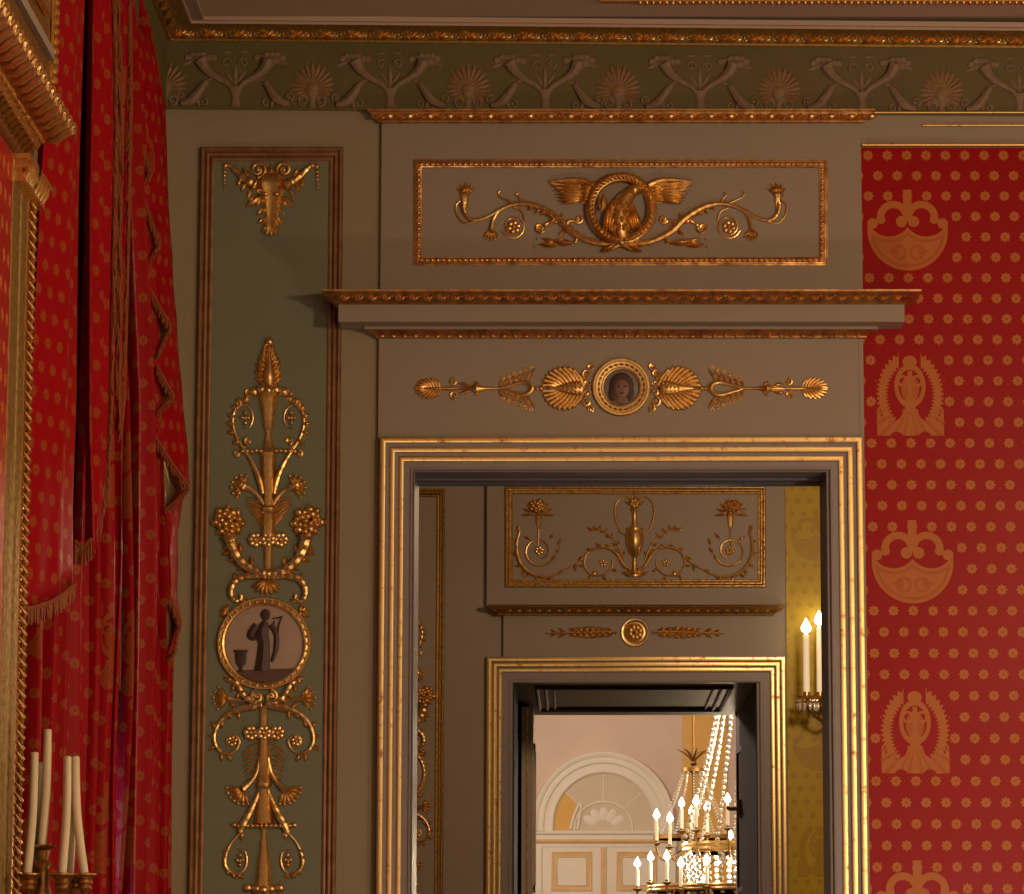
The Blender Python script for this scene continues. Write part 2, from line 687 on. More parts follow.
FR_T, FR_B = 40.0, 108.3
profs = [(('frieze_board', 'frieze'), [(FR_B + 1.0, .0), (FR_B + .6, .022), (FR_B - 1.5, .022), (FR_B - 1.5, .016), (FR_T + 2.5, .016), (FR_T + 1, .02)]),
         (('gilt_fillet', 'golddull'), [(FR_T + 1, .02), (FR_T + .6, .028), (FR_T - 1.4, .028), (FR_T - 1.6, .02)]),
         (('cavetto', 'olivegold'), [(FR_T - 1.6, .02), (FR_T - 4, .025), (FR_T - 8, .035), (FR_T - 12, .055), (FR_T - 15.5, .085), (FR_T - 16.5, .098)]),
         (('top_fillet', 'ceil'), [(FR_T - 16.5, .098), (FR_T - 16.5, .105), (FR_T - 19.5, .105), (FR_T - 20, .15), (FR_T - 25, .15)])]
corn = thing('ceiling_cornice', W(560, 75, YA), 'painted green ceiling frieze with gilt leaf moulding along the door wall', 'cornice')
cornw = thing('ceiling_cornice', W(165, 75, YA - 1), 'ceiling cornice on the window wall above the red curtains', 'cornice')
for (nm, mt), pf in profs:
    north_run(nm, mt, pf, parent=corn)
    west_run(nm, mt, pf, parent=cornw)
# anthemion leaves of the cavetto
for i in range(30):
    px = 181 + 28.8 * i
    q = R(YA - .03)
    y0 = fy(px, FR_T - 2)
    q.base = 1.
    q.fan(px, y0, 12.5, 5, 158, 22, 2.7, 4.2, 0, 14.5, .1)
    for sgn in (-1, 1):
        q.spiral(px + sgn * 11.5, y0 - 4.5, 3, 1, 90, .9 * sgn, 1.2, .8)
    q.build('cornice_leaf', 'gold', corn)
for i in range(5):                            # on the window wall
    y = YA - .17 - i * .098
    q = MB()
    z = W(165, FR_T - 3, YA - .03).z
    for k in range(5):
        a = math.radians(25 + 32.5 * k)
        d = Vector((.022, math.cos(a) * .036, math.sin(a) * .042))
        c = Vector((XL + .034, y, z))
        q.tube3([c, c + d * .5, c + d], [.004, .008, .002], 6)
    q.build('cornice_leaf', 'gold', cornw)
# ceiling field
x0 = W(196, 18, YA - .2).x
q = MB()
q.box(x0, XR, YS, YA - .17, ZC - .004, ZC + .01)
struct(q.build('trim_1', 'ceil', None, smooth=False))
q = MB()
for k in range(60):
    c = W(640 + k * 6.6, 0, YA - .36)
    q.ball3((c.x, YA - .36, ZC - .012), .009, 8)
q.box(W(600, 0, YA - .36).x, W(1040, 0, YA - .36).x, YA - .372, YA - .348, ZC - .012, ZC)
tag(q.build('ceiling_bead_moulding', 'gold', None), 'thin gilt bead moulding on the ceiling at the top edge', 'moulding')

# ---------------- relief motifs of the frieze: palmettes, paired cornucopias, little leaf beasts
YF = YA - .016


def palmette():
    cx, by = 312, fy(312, 107)
    t = thing('palmette_relief', W(cx, by, YF), 'x', 'palmette', 'palmettes on the ceiling frieze')
    q = R(YF)
    q.fan(cx, by - 20, 21, 17, 215, -35, 2.1, 1.6, 0, 27, .28)
    q.dome(cx, by - 24, 15, 17, .9, n=20, k=2)
    q.dome(cx, by - 20, 7, 7, 2.2)
    q.build('fan', 'stuccogold', t)
    q = R(YF, cx)
    q.lathe(cx, by, 90, [(0, 5), (4, 3), (9, 2.5), (14, 5), (17, 8)], depth=.5)
    q.both(lambda: q.spiral(cx + 8.5, by - 7, 5.5, 1.5, 250, 1.3, 1.4, .8))
    q.build('foot', 'stucco', t)
    return t


def cornucopia():
    cx, by = 235, fy(235, 107)
    t = thing('cornucopia_relief', W(cx, by, YF), 'x', 'cornucopia', 'paired cornucopias on the ceiling frieze')
    q = R(YF, cx)
    q.lathe(cx, by, 90, [(0, 7), (3, 5), (10, 4), (20, 7), (22, 3)], depth=.5, flute=3)
    q.build('stem', 'stucco', t)
    for sg in (0, 1):
        q = R(YF, cx)
        q.flip = bool(sg)
        q.tube([(cx - 2, by - 16), (cx - 8, by - 24), (cx - 20, by - 31), (cx - 29, by - 38), (cx - 34, by - 47)], [2.2, 2.8, 3.6, 5, 7.5], lift=.2)
        q.build('horn', 'stucco', t)
        q = R(YF, cx)
        q.flip = bool(sg)
        for i in range(6):
            q.dome(cx - 47 + i * 5, by - 50 - (3 if i in (1, 2, 3) else 0), 4.4, 3.8, 2.4, n=7, k=2)
        q.dome(cx - 38, by - 47, 9, 4, 1.6)
        q.leaf(cx - 42, by - 47, 12, 2, 200, 1.2)
        q.build('fruit', 'stucco', t)
    q = R(YF, cx)
    q.leaf(cx, by - 22, 22, 2.4, 90, 1.4)
    q.both(lambda: (q.spiral(cx - 8.5, by - 45, 4.6, 1.4, 0, 1.2, 1.1, .7), q.leaf(cx - 2, by - 25, 15, 1.8, 125, 1), q.leaf(cx - 4, by - 56, 9, 1.5, 180, 1)))
    q.build('leaf_spray', 'stucco', t)
    return t


def beast():
    cx, by = 195, fy(195, 107)
    t = thing('leaf_beast_relief', W(cx, by, YF), 'x', 'beast', 'little leafy beasts on the ceiling frieze')
    q = R(YF)
    q.tube([(cx - 14, by - 4), (cx - 8, by - 5), (cx - 1, by - 9), (cx + 5, by - 17), (cx + 10, by - 24)], [3, 4, 5.2, 4.2, 3], lift=.2)
    q.spiral(cx - 14, by - 11, 4.5, 1.4, 250, -1.1, 1.4, .9, 1.6)
    q.dome(cx + 10, by - 25, 3.6, 3, 2.2)
    q.leaf(cx + 11, by - 27, 9, 1.4, 20, 1)
    q.spiral(cx + 9, by - 5, 4, 1.2, 90, -1., 1.3, .8)
    q.tube([(cx + 2, by - 8), (cx + 4, by - 1)], [2.2, 1.6], lift=.2)
    q.tube([(cx - 9, by - 5), (cx - 8, by - 1)], [2, 1.4], lift=.2)
    q.build('body', 'stucco', t)
    return t


def mirror_copy(o, px, label):
    """mirror image of a motif about its own root"""
    c = o.copy()
    COL.objects.link(c)
    c['label'] = label
    for ch in o.children:
        d = ch.copy()
        d.data = ch.data.copy()
        COL.objects.link(d)
        d.parent = c
        for vtx in d.data.vertices:
            vtx.co.x = -vtx.co.x
        d.data.flip_normals()
    return c


def place(o, px):
    a = W(px, fy(px, 107), YF)
    o.location = a


pal = palmette()
pl_x = [161.5, 312, 468, 618, 779, 942]
pl_l = ['half palmette fan of the frieze tucked in the corner by the red curtain',
        'palmette fan on the frieze above the right edge of the green panel',
        'palmette fan on the frieze, second from the left above the doorway cornice end',
        'palmette fan on the frieze above the winged wreath',
        'palmette fan on the frieze above the right end of the beaded panel',
        'palmette fan on the frieze above the red silk wall']
for i, (x, l) in enumerate(zip(pl_x, pl_l)):
    o = pal if i == 0 else dup(pal, (0, 0, 0))
    o['label'] = l
    place(o, x if i else 164)
cor = cornucopia()
co_x = [235, 390, 545, 700, 862, 1020]
co_l = ['pair of crossed cornucopias on the frieze above the green panel',
        'pair of crossed cornucopias on the frieze above the left end of the gilt overdoor moulding',
        'pair of crossed cornucopias on the frieze above the left wing of the wreath',
        'pair of crossed cornucopias on the frieze above the right scroll of the wreath',
        'pair of crossed cornucopias on the frieze above the right end of the gilt overdoor moulding',
        'pair of crossed cornucopias on the frieze cut by the picture edge above the red silk']
for i, (x, l) in enumerate(zip(co_x, co_l)):
    o = cor if i == 0 else dup(cor, (0, 0, 0))
    o['label'] = l
    place(o, x)
bst = beast()
WHERE = ['green panel', 'left end of the gilt overdoor moulding', 'left wing of the wreath', 'right scroll of the wreath', 'right end of the gilt overdoor moulding']
first = None
for i, x in enumerate(co_x[:5] + [co_x[5]]):
    w_ = WHERE[i] if i < 5 else 'far edge of the red silk'
    o = bst if i == 0 else dup(bst, (0, 0, 0))
    o['label'] = 'leafy beast left of the cornucopias above the ' + w_
    place(o, x - 40)
    if i < 5:
        l = 'leafy beast right of the cornucopias above the ' + w_
        r = mirror_copy(bst, x, l) if first is None else dup(first, (0, 0, 0), l)
        first = first or r
        place(r, x + 40)

# ================================================================== GREEN PANEL AT THE LEFT
t = thing('wall_panel', W(266, 700, YA), 'grey-green wall panel with a worn gilt moulding, beside the red curtains', 'panel')
q = R(YA)
zb = .9
q2 = MB()
a, c = W(205, 153, YA), W(339, 153, YA)
xa, xb = W(195, 700, YA).x, W(335, 700, YA).x
a0, c0 = W(203, 150, YA), W(341, 150, YA)
q2.box(xa, xb, YA - .006, YA, zb, a.z)
q2.build('field', 'green', t, smooth=False)
q = R(YA)
pfm = [(0, 0), (0, 3)] + half_round(0, 4.4, 2.6, 5, 2) + [(5, 2)] + half_round(5, 9.2, 2.4, 5, 1.5) + [(9.8, 1)] + half_round(9.8, 14.5, 1.8, 5, .6) + [(15, 0)]
A0, A1 = W(201.0, 148, YA), W(343.5, 148, YA)
# moulding stands plumb: upright pieces share the x of their own height
cxp, czp = (A0.x + A1.x) / 2, A0.z
rows = []
for i, h in pfm:
    dx, dh = i * q.S, h * q.S
    rows.append([Vector((A0.x + dx, YA - dh - .004, zb)), Vector((A0.x + dx, YA - dh - .004, A0.z - dx)), Vector((A1.x - dx, YA - dh - .004, A0.z - dx)), Vector((A1.x - dx, YA - dh - .004, zb))])
q.grid(rows)
q.build('moulding', 'bole', t)

YG = YA - .006
# --- bull mask with garlands
t = thing('bull_mask_relief', W(271, 200, YG), 'gilded bull mask with horns and bead drops at the top of the green panel', 'mask')
cx = 271
q = R(YG, cx)
q.lathe(cx, 182, -90, [(-8, 9), (-2, 16), (4, 17), (12, 12), (20, 9.5), (32, 7.5), (38, 6.5), (44, 8), (49, 7.5), (53, 3)], n=12, flute=3, fd=.18, depth=.75)
q.both(lambda: (q.dome(cx - 5.5, 196, 4, 2.2, 3, h0=7), q.dome(cx - 3, 227, 2, 1.6, 2, h0=5), q.leaf(cx - 9, 197, 20, 4, 200, 4, 25)))
q.build('face', 'gold', t)
q = R(YG, cx)
for sg in (0, 1):
    q = R(YG, cx)
    q.flip = bool(sg)
    q.tube([(cx - 14, 186), (cx - 22, 182), (cx - 32, 174), (cx - 40, 166), (cx - 46, 166)], [5.5, 4.5, 3.2, 2.4, 2.6], wave=.12)
    q.ball(cx - 46, 167, 3)
    q.build('horn', 'gold', t)
q = R(YG, cx)
q.both(lambda: (q.spiral(cx - 13, 170, 8.5, 2, 270, 1.6, 2.2, 1.4, 2.6), q.leaf(cx - 22, 178, 13, 3, 120, 3), q.leaf(cx - 30, 178, 10, 2.6, 250, 3), q.leaf(cx - 24, 182, 12, 2.6, 240, 3), q.leaf(cx - 19, 188, 13, 2.6, 250, 3)))
q.leaf(cx, 182, 18, 5, 90, 4)
q.build('volute', 'gold', t)
for sg in (-1, 1):
    q = R(YG)
    for i in range(6):
        q.ball(cx + sg * 46.5, 172 + i * 3.9, 2.1 - .15 * i, .3)
    q.build('bead_drop', 'gold', t)
q = R(YG, cx)
q.fan(cx, 222, 14, 5, 230, 310, 3.4, 4, 0, 16, .1)
q.both(lambda: [q.leaf(cx - 9 + i, 200 + i * 9, 9, 2.2, 215, 2.4, 20) for i in range(3)])
q.build('beard', 'gold', t)

# --- upper arabesque
cx = 268.5
t = thing('arabesque_relief', W(cx, 596, YG), 'gilded candelabrum arabesque with cornucopias, above the painted medallion on the green panel', 'arabesque')
AR_UP = t
q = R(YG, cx)
q.ball(cx + 1, 342, 5)
q.lathe(cx + .5, 386, 90, [(0, 4), (6, 6.5), (14, 5.6), (24, 3.6), (34, 1.8), (40, 1)], depth=1.2)
q.both(lambda: [q.leaf(cx - 3, 385 - i * 4.6, (13.5, 15.5, 16, 15.5, 14.5, 13, 12, 10)[i], 2.5, 158 - i * 7.5, 3.2, -26) for i in range(8)])
q.build('palmette', 'gold', t)
q = R(YG, cx)
q.lathe(cx, 432, 90, [(0, 3), (3, 5.4), (16, 6.6), (30, 9.4), (38, 10), (42, 8.5)], flute=3, depth=.9)
q.both(lambda: (q.dome(cx - 7, 390, 5.6, 5.2, 4.5, h0=2), q.dome(cx - 15, 392, 5.4, 5.2, 4), q.spiral(cx - 20, 392, 3.8, 1.2, 0, -1.2, 1.6, 1.2, 1.4)))
q.dome(cx, 391, 4.5, 4.5, 5, h0=4)
q.build('cup', 'gold', t)
q = R(YG, cx)
q.lathe(cx, 576, 90, [(0, 6), (6, 4.4), (28, 5.2), (32, 7), (54, 8.2), (62, 7), (64, 9), (68, 9), (70, 5.8), (86, 6.6), (118, 8.2), (123, 9.5), (127, 6), (131, 5.5), (141, 3.4), (145, 4)], flute=3, depth=.9)
q.dome(cx - .5, 574, 7, 6, 6)
q.build('stem', 'gold', t)
q = R(YG, cx)
q.both(lambda: ([q.ball(cx - 3 - 4.6 * i, 451 + (.4 if i % 2 else 0), 2.7, 3 - i * .4) for i in range(6)], q.spiral(cx - 31, 454, 3.6, 1.2, 60, 1.1, 1.7, 1.2, 1.6), q.spiral(cx - 20.5, 441, 3.4, 1.2, 260, -1.2, 1.9, 1.2, 1.5)))
q.build('berry_collar', 'gold', t)
for sg in (0, 1):
    q = R(YG, cx)
    q.flip = bool(sg)
    q.tube([(263, 494), (259, 478), (252, 462), (243, 448), (236, 436), (233, 423), (235, 411), (243, 405), (250, 409), (253, 418), (250, 427), (244, 428)], [2.6, 2.9, 2.2, 1.7, 1.6, 1.5, 1.5, 1.4, 1.1, 1, .9, .9])
    for i, (x, y, a) in enumerate(((239, 441, 150), (234, 433, 130), (232.5, 426, 110), (233, 419, 95), (235, 412, 78), (239, 406, 60), (244, 403, 35))):
        q.leaf(x + 2, y, 9.5, 3.6, a + 30, 3.4, 40)
    q.leaf(238, 407, 9, 2, 100, 2)
    for dx, dy in ((0, -5), (3, 0), (-3, 0), (0, 5), (0, 0)):
        q.ball(245.5 + dx, 418 + dy, 2.3, .8)
    for i in range(4):
        q.leaf(256 - i * 3, 470 - i * 7, 8, 2, 150, 2, -30)
    q.build('scroll', 'gold', t)
    q = R(YG, cx)
    q.flip = bool(sg)
    q.tube([(264, 505), (258, 496), (251, 490), (244, 487)], [2, 2.2, 2.6, 4.5])
    q.fan(243, 487, 12, 7, 70, 240, 2.4, 3, 2.0, 11.5, .2)
    q.dome(241, 485, 5, 5, 4)
    q.build('trumpet_flower', 'gold', t)
    q = R(YG, cx)
    q.flip = bool(sg)
    for i in range(6):
        q.leaf(264, 530 - i * 5.2, 25 - abs(i - 2) * 1.5, 1.35, 112 + i * 6, 1.8, 34)
    q.build('fern', 'gold', t)
    q = R(YG, cx)
    q.flip = bool(sg)
    q.bunch(228.5, 522, 18, 22, 3 + sg, .235)
    for a in range(0, 360, 45):
        q.leaf(228.5 + 11 * math.cos(math.radians(a)), 522 - 11 * math.sin(math.radians(a)), 8, 2.4, a, 2)
    q.build('fruit_bunch', 'gold', t)
    q = R(YG, cx)
    q.flip = bool(sg)
    q.tube([(230, 536), (232.5, 547), (238, 558), (247, 567), (257, 572), (266, 574)], [7, 5.6, 5, 4.6, 4.2, 4], wave=.1)
    for x, y, a in ((231, 553, 175), (236, 561, 160), (240, 553, 70), (246, 566, 190), (252, 566, 80), (232, 546, 185)):
        q.leaf(x, y, 10, 2.8, a, 4, 35)
    q.build('horn', 'gold', t)
    q = R(YG, cx)
    q.flip = bool(sg)
    q.tube([(266, 576), (255, 576), (244, 577), (236, 581), (231.5, 589), (232, 597), (236, 601), (241, 599), (241, 594)], [3.6, 3.8, 3.8, 3.4, 3.2, 2.8, 2.5, 2.2, 2], wave=.1)
    q.leaf(236, 581, 9, 2.4, 110, 3, -20)
    q.leaf(241, 602, 7, 2.2, 20, 2)
    q.build('lower_scroll', 'gold', t)
q = R(YG, cx)
for x in (-12.5, 0, 12.5):
    q.flower(cx + x - .5, 540, 8.2, 7, 3 if x == 0 else 1)
q.both(lambda: q.ball(cx - 18.5, 540, 2.4))
q.build('rosette_collar', 'gold', t)
q = R(YG, cx)
q.fan(cx - 2, 579, 18, 7, 212, 328, 3, 4, 0, 17, .1)
q.build('acanthus', 'gold', t)

# --- painted medallion
mcx, mcy = 264.3, 644
t = thing('medallion', W(mcx, mcy + 46, YG), 'round painted medallion of a robed lyre player in a beaded gilt rim', 'medallion')
MEDAL = t
q = R(YG)
q.dome(mcx, mcy, 41, 40, 1.2, n=40, k=3)
pd = q.build('painted_disc', 'cameo', t)
B = 1.4
q = R(YG, base=B)
q.slab([(mcx + 39 * math.cos(a), mcy + 38 * math.sin(a)) for a in [math.radians(x) for x in range(40, 141, 8)]], -.3, .15)
q.build('painted_ground', 'earth', pd, smooth=False)
q = R(YG, base=B)
q.tube([(265, 621), (264, 626), (262, 634), (264, 644), (263, 660), (262, 671)], [3, 7, 9, 8, 9, 10.5], lift=-.6)
q.tube([(257, 625), (252, 632), (251, 637), (256, 638)], [4.5, 5, 4, 3], lift=-.4)
q.tube([(271, 625), (276, 634), (276, 648), (272, 662)], [4, 3.5, 3.4, 2], lift=-.5)
q.dome(265.5, 615, 5.2, 6, 1)
q.build('painted_figure', 'figure', pd)
q = R(YG, base=B + .9)
q.tube([(264, 643), (264, 652)], [6.5, 7.5], lift=-.8)
q.build('painted_sash', 'olive', pd)
q = R(YG, base=B + .7)
q.tube([(275, 621), (273, 627), (274, 632), (278, 633), (279, 626), (282, 617)], .8, k=3, lift=.1)
q.tube([(272, 619), (283, 617)], .7, k=2, lift=.1)
q.build('painted_lyre', 'figure', pd)
q = R(YG, base=B)
q.lathe(241, 672, 90, [(0, 4), (2, 2), (5, 1.8), (8, 5), (15, 6), (19, 5.5), (20, 7.5), (22, 7.5)], depth=.15)
q.build('painted_urn', 'figure', pd)
q = R(YG)
prof = [(39, .5), (40, 3), (41.5, 3.6), (43, 2.6), (44.2, 2.6), (45, 4.2), (46.4, 4.2), (47.2, 2.5), (47.2, 0)]
q.grid([[q.P(mcx + r * math.cos(2 * pi * i / 64), mcy + r * .98 * math.sin(2 * pi * i / 64), h) for i in range(64)] for r, h in prof], True)
rim = q.build('rim', 'gold', t)
q = R(YG)
for i in range(36):
    a = 2 * pi * i / 36
    q.ball(mcx + 43.4 * math.cos(a), mcy + 42.6 * math.sin(a), 1.9, 2.2)
q.build('beading', 'gold', rim)
for sg in (0, 1):
    q = R(YG, mcx)
    q.flip = bool(sg)
    q.fan(mcx - 36, mcy - 30, 10, 4, 95, 190, 2.8, 3, 0, None, .1)
    q.ball(mcx - 36, mcy - 30, 2.5)
    q.build('top_leaf', 'gold', t)
    q = R(YG, mcx)
    q.flip = bool(sg)
    q.tube([(mcx - 36, 680), (mcx - 28, 683), (mcx - 23, 691), (mcx - 18, 698), (mcx - 8, 704)], [2.5, 3, 3, 3.4, 3], wave=.12)
    q.leaf(mcx - 34, 682, 9, 2.6, 130, 3, 30)
    q.leaf(mcx - 30, 684, 9, 2.4, 255, 3)
    q.leaf(mcx - 24, 692, 9, 2.4, 240, 3)
    q.spiral(mcx - 7, 697, 6.5, 2, 90, 1.3, 2.5, 1.6, 2.4)
    q.build('bracket', 'gold', t)
    q = R(YG, mcx)
    q.flip = bool(sg)
    q.tube([(mcx - 20, 702), (mcx - 29, 700), (mcx - 36, 698.5)], [1.4, 1.6, 3])
    q.fan(mcx - 36, 698.5, 15, 5, 130, 225, 2.8, 3, 1.8, 15, .1)
    q.build('bud', 'gold', t)

# --- lower arabesque
cx = 264
t = thing('arabesque_relief', W(cx, 910, YG), 'gilded hanging arabesque of scrolls and bells, below the painted medallion on the green panel', 'arabesque')
AR_LO = t
q = R(YG, cx)
q.lathe(cx, 705, -90, [(0, 4), (2, 6), (5, 4.5), (20, 4.8), (24, 5), (36, 5.5), (50, 6.2), (76, 7), (78, 8.5), (82, 8), (84, 6), (98, 7.6), (112, 9.6), (118, 10.5), (120, 5), (126, 3.4), (134, 3), (138, 4.8), (142, 3.6), (146, 5), (160, 7), (172, 8), (178, 9), (186, 9), (206, 7)], flute=3, depth=.9)
q.build('stem', 'gold', t)
for sg in (0, 1):
    q = R(YG, cx)
    q.flip = bool(sg)
    q.tube([(262, 704), (252, 707), (240, 709), (229, 714), (220, 722), (215, 733), (215, 743), (220, 751), (228, 753.5), (236, 750), (240, 742)], [3.4, 4, 3.8, 3, 2.2, 2, 2, 1.9, 1.6, 1.4, 1.3], wave=.08)
    q.spiral(232, 742, 8, 3, 0, .9, 1.3, 1)
    q.flower(232, 741, 6, 6)
    for x, y, a in ((240, 711, 250), (233, 712, 230), (236, 708, 130), (224, 720, 240), (216, 738, 150), (216, 746, 200), (222, 753, 260), (228, 754, 285), (216, 729, 110)):
        q.leaf(x, y, 9, 2.6, a, 3, 25)
    q.build('scroll', 'gold', t)
    q = R(YG, cx)
    q.flip = bool(sg)
    for i in range(7):
        q.leaf(260.5, 742 + i * 5.4, 25 - i * 1.3, 1.25, 190 - i * 2, 1.8, 48)
    q.build('fern', 'gold', t)
    q = R(YG, cx)
    q.flip = bool(sg)
    q.tube([(260, 758), (257, 772), (251, 782), (243, 789)], [2, 2, 2.4, 4])
    q.fan(243, 789, 16, 7, 175, 290, 2.8, 3, 2, 15, .15)
    q.build('trumpet_flower', 'gold', t)
    q = R(YG, cx)
    q.flip = bool(sg)
    q.tube([(261, 788), (256, 800), (250, 813), (244, 824), (240, 833)], [1.8, 2.6, 3.4, 4, 3], wave=.08)
    q.tube([(241, 832), (232, 842), (227, 852), (225, 863), (229, 871), (237, 874), (244, 870), (247, 861), (245, 852), (238, 850)], [1.4, 1.3, 1.6, 2, 2, 1.8, 1.4, 1.2, 1.1, 1])
    for i, (x, y, a) in enumerate(((228, 850, 200), (226, 856, 215), (225, 863, 235), (227, 869, 255), (231, 873, 275), (237, 875, 300))):
        q.leaf(x + 1.5, y - 1, 8, 2.5, a, 3, 40)
    for dx, dy in ((0, -6), (-2.6, -1), (2.6, -1), (0, 4), (0, 0)):
        q.ball(240 + dx, 861 + dy, 2.4, .6)
    q.leaf(243, 830, 11, 3, 260, 3)
    q.build('drop_scroll', 'gold', t)
q = R(YG, cx)
for x in (-13, 0, 13):
    q.flower(cx + x, 733, 8.2, 7, 3 if x == 0 else 1)
q.build('rosette_collar', 'gold', t)
q = R(YG, cx)
q.both(lambda: ([q.ball(cx - 2.4 - 4.6 * i, 826, 2.7, 4 - i * .5) for i in range(6)], q.dome(cx - 30, 825, 3.4, 3, 3)))
q.build('berry_collar', 'gold', t)
q = R(YG, cx)
q.both(lambda: (q.dome(cx - 7, 889, 5.5, 5, 5, h0=2), q.dome(cx - 16, 888, 5, 5, 4.5)))
q.dome(cx, 890, 5.5, 5.5, 6, h0=4)
q.build('bulb_collar', 'gold', t)

# ================================================================== OVERDOOR
YO = YA - .016                                  # face of the overdoor boards
oL, oR = W(380.5, 300, YA).x, W(862.5, 300, YA).x
zt, zs = W(620, 116, YA).z, W(620, 300, YA).z


def board(name, x0, x1, y0, y1, z0, z1, mat, parent):
    q = MB()
    q.box(x0, x1, y0, y1, z0, z1)
    return q.build(name, mat, parent, smooth=False)


def cornice_part(name, mat, prof, xl, xr, yw, parent, n=1):
    """moulding with mitred returns; prof = [(photo y, projection m)]"""
    q = MB()
    loops = []
    for py, pr in prof:
        z = W(620, py, yw - pr).z
        loops.append([Vector((xl - pr, yw + .002, z)), Vector((xl - pr, yw - pr, z)), Vector((xr + pr, yw - pr, z)), Vector((xr + pr, yw + .002, z))])
    q.loops(loops, close=True)
    return q.build(name, mat, parent)


# upper board with its beaded frame
t = thing('overdoor_board', W(621, 286, YO), 'taupe overdoor board with a beaded gilt frame around the winged wreath', 'panel')
zlo, zhi = W(620, 296, YO).z, W(620, 116, YO).z
board('board', oL, oR, YO, YA + .01, zlo, zhi, 'board', t)
q = R(YO)
q.frame(413.5, 159.5, 827.5, 265.5, [(0, 0), (0, 1), (1.2, 1.2), (1.2, 0)])
q.frame(415.3, 161.2, 825.7, 263.8, [(0, 0), (0, 1.6), (1.2, 1.9), (2, .8), (4.6, .8), (5.2, 1.9), (6.4, 1.4), (6.8, 0)])
fr = q.build('frame', 'goldred', t)
q = R(YO)
for i in range(74):
    x = 421 + i * 5.46
    for y in (164.6, 260.4):
        q.dome(x, y, 2.1, 1.7, 2.4, h0=.6, n=6, k=2)
for i in range(17):
    for x in (418.7, 822.3):
        q.dome(x, 169.5 + i * 5.4, 1.7, 2.1, 2.4, h0=.6, n=6, k=2)
q.build('beading', 'gold', fr)

# gilt moulding on top of the board
t = thing('overdoor_moulding', W(621, 124, YO), 'gilded leaf-and-bead moulding along the top of the overdoor board', 'moulding')
cornice_part('ovolo', 'goldred', [(123.5, .0), (122, .012), (120.5, .012), (118, .02), (114, .034), (111.5, .038), (110.5, .045), (108.8, .045), (108.8, .0)], oL, oR, YO, t)
q = R(YO - .026)
for i in range(25):
    x = 379 + i * 20.1
    q.base = .5
    q.fan(x, 120.5, 9, 5, 150, 30, 1.5, 2.6, 0, 8.5, .2)
    q.dome(x + 10, 116.2, 5, 3.4, 3.2)
q.build('leaf_row', 'gold', t)

# big shelf cornice
t = thing('overdoor_cornice', W(621, 330, YO), 'projecting taupe cornice with gilt ogee edge above the doorway', 'cornice')
sl, sr = W(379, 335, YO).x, W(863, 335, YO).x
cornice_part('corona', 'board', [(329.2, .0), (321.7, .125), (304.5, .125), (303.5, .0)], sl, sr, YO, t)
cornice_part('gilt_ogee', 'goldred', [(304.4, .0), (304.2, .128), (302.6, .132), (301.5, .138), (297, .148), (293, .166), (291.2, .176), (289.2, .178), (289.2, .0)], sl, sr, YO, t)
q = R(YO - .143)
for i in range(41):
    x = 345 + i * 13.8
    q.base = .6 if i else .6
    q.fan(x, 301.6, 8.5, 3, 130, 50, 1.8, 2.2, 0, 9, .1)
    q.dome(x + 6.9, 295.5, 2.6, 2.4, 3.2)
q.build('leaf_row', 'gold', t)
cornice_part('bed_fillet', 'board', [(329.4, .0), (329.2, .046), (326.4, .046), (326.4, .0)], sl, sr, YO, t)
bm_ = cornice_part('bed_moulding', 'goldred', [(338.8, .0), (337.5, .01), (335.8, .012), (333, .022), (330.6, .034), (329.3, .04), (329.2, .0)], sl, sr, YO, t)
q = R(YO - .012)
for i in range(44):
    q.dome(382 + i * 11.08, 336.6, 2.5, 1.7, 3.0, n=6, k=2)
    q.dome(387.5 + i * 11.08, 332.4, 3.4, 2.2, 4.6, n=6, k=2)
q.build('beading', 'gold', t)

# frieze board
t = thing('overdoor_frieze', W(621, 436, YO), 'plain taupe frieze board directly above the gilt door frame', 'panel')
board('board', sl, sr, YO, YA + .01, W(620, 440, YO).z, W(620, 320, YO).z, 'board', t)

# --- winged wreath with scrolls
cx = 621.2
t = thing('winged_wreath_relief', W(cx, 246, YO), 'gilded eagle in a winged wreath with flowering scrolls, inside the beaded frame', 'relief')
q = R(YO)
ring = [(cx + 31 * math.cos(2 * pi * i / 40), 209.5 + 31.5 * math.sin(2 * pi * i / 40)) for i in range(41)]
q.tube(ring, 5.2, 9, 1, .7)
wr = q.build('wreath', 'gold', t)
q = R(YO)
for i in range(44):
    a = 2 * pi * i / 44
    for dr in (-2.6, 2.4):
        q.base = 7.4
        q.leaf(cx + (31 + dr) * math.cos(a), 209.5 + (31.5 + dr) * math.sin(a), 6.2, 1.6, -math.degrees(a) + 90 + (25 if dr > 0 else -25), 2.8)
for a in (20, 70, 130, 200, 250, 300, 340):
    b_ = math.radians(a)
    q.base = 0
    q.tube([(cx + 25.5 * math.cos(b_), 209.5 + 26 * math.sin(b_), 2), (cx + 31 * math.cos(b_), 209.5 + 31.5 * math.sin(b_), 7), (cx + 36.6 * math.cos(b_), 209.5 + 37 * math.sin(b_), 2)], 1.5)
q.build('laurel', 'gold', wr)
for sg in (0, 1):
    q = R(YO, cx)
    q.flip = bool(sg)
    q.slab([(549, 182), (565, 179.5), (580, 179), (595, 184), (595, 205), (583, 204), (566, 197)], 0, 3.2)
    q.base = 2.5
    for i in range(7):                          # long feathers
        q.leaf(593 - i * 2.0, 187.5 + i * 2.4, 45 - i * 4.0, 2.3, 171 + i * 1.2 , 2.6, 3 + i * 2)
    for i in range(6):                          # coverts
        q.leaf(595 - i * .6, 185 + i * 3, 17 - i * .6, 2.4, 168 + i * 4, 3.4)
    q.tube([(594, 186), (582, 181), (566, 180.5), (549, 182.5)], [3.4, 2.8, 2, 1], wave=.05)
    q.build('wing', 'gold', t)
q = R(YO)
q.base = 1
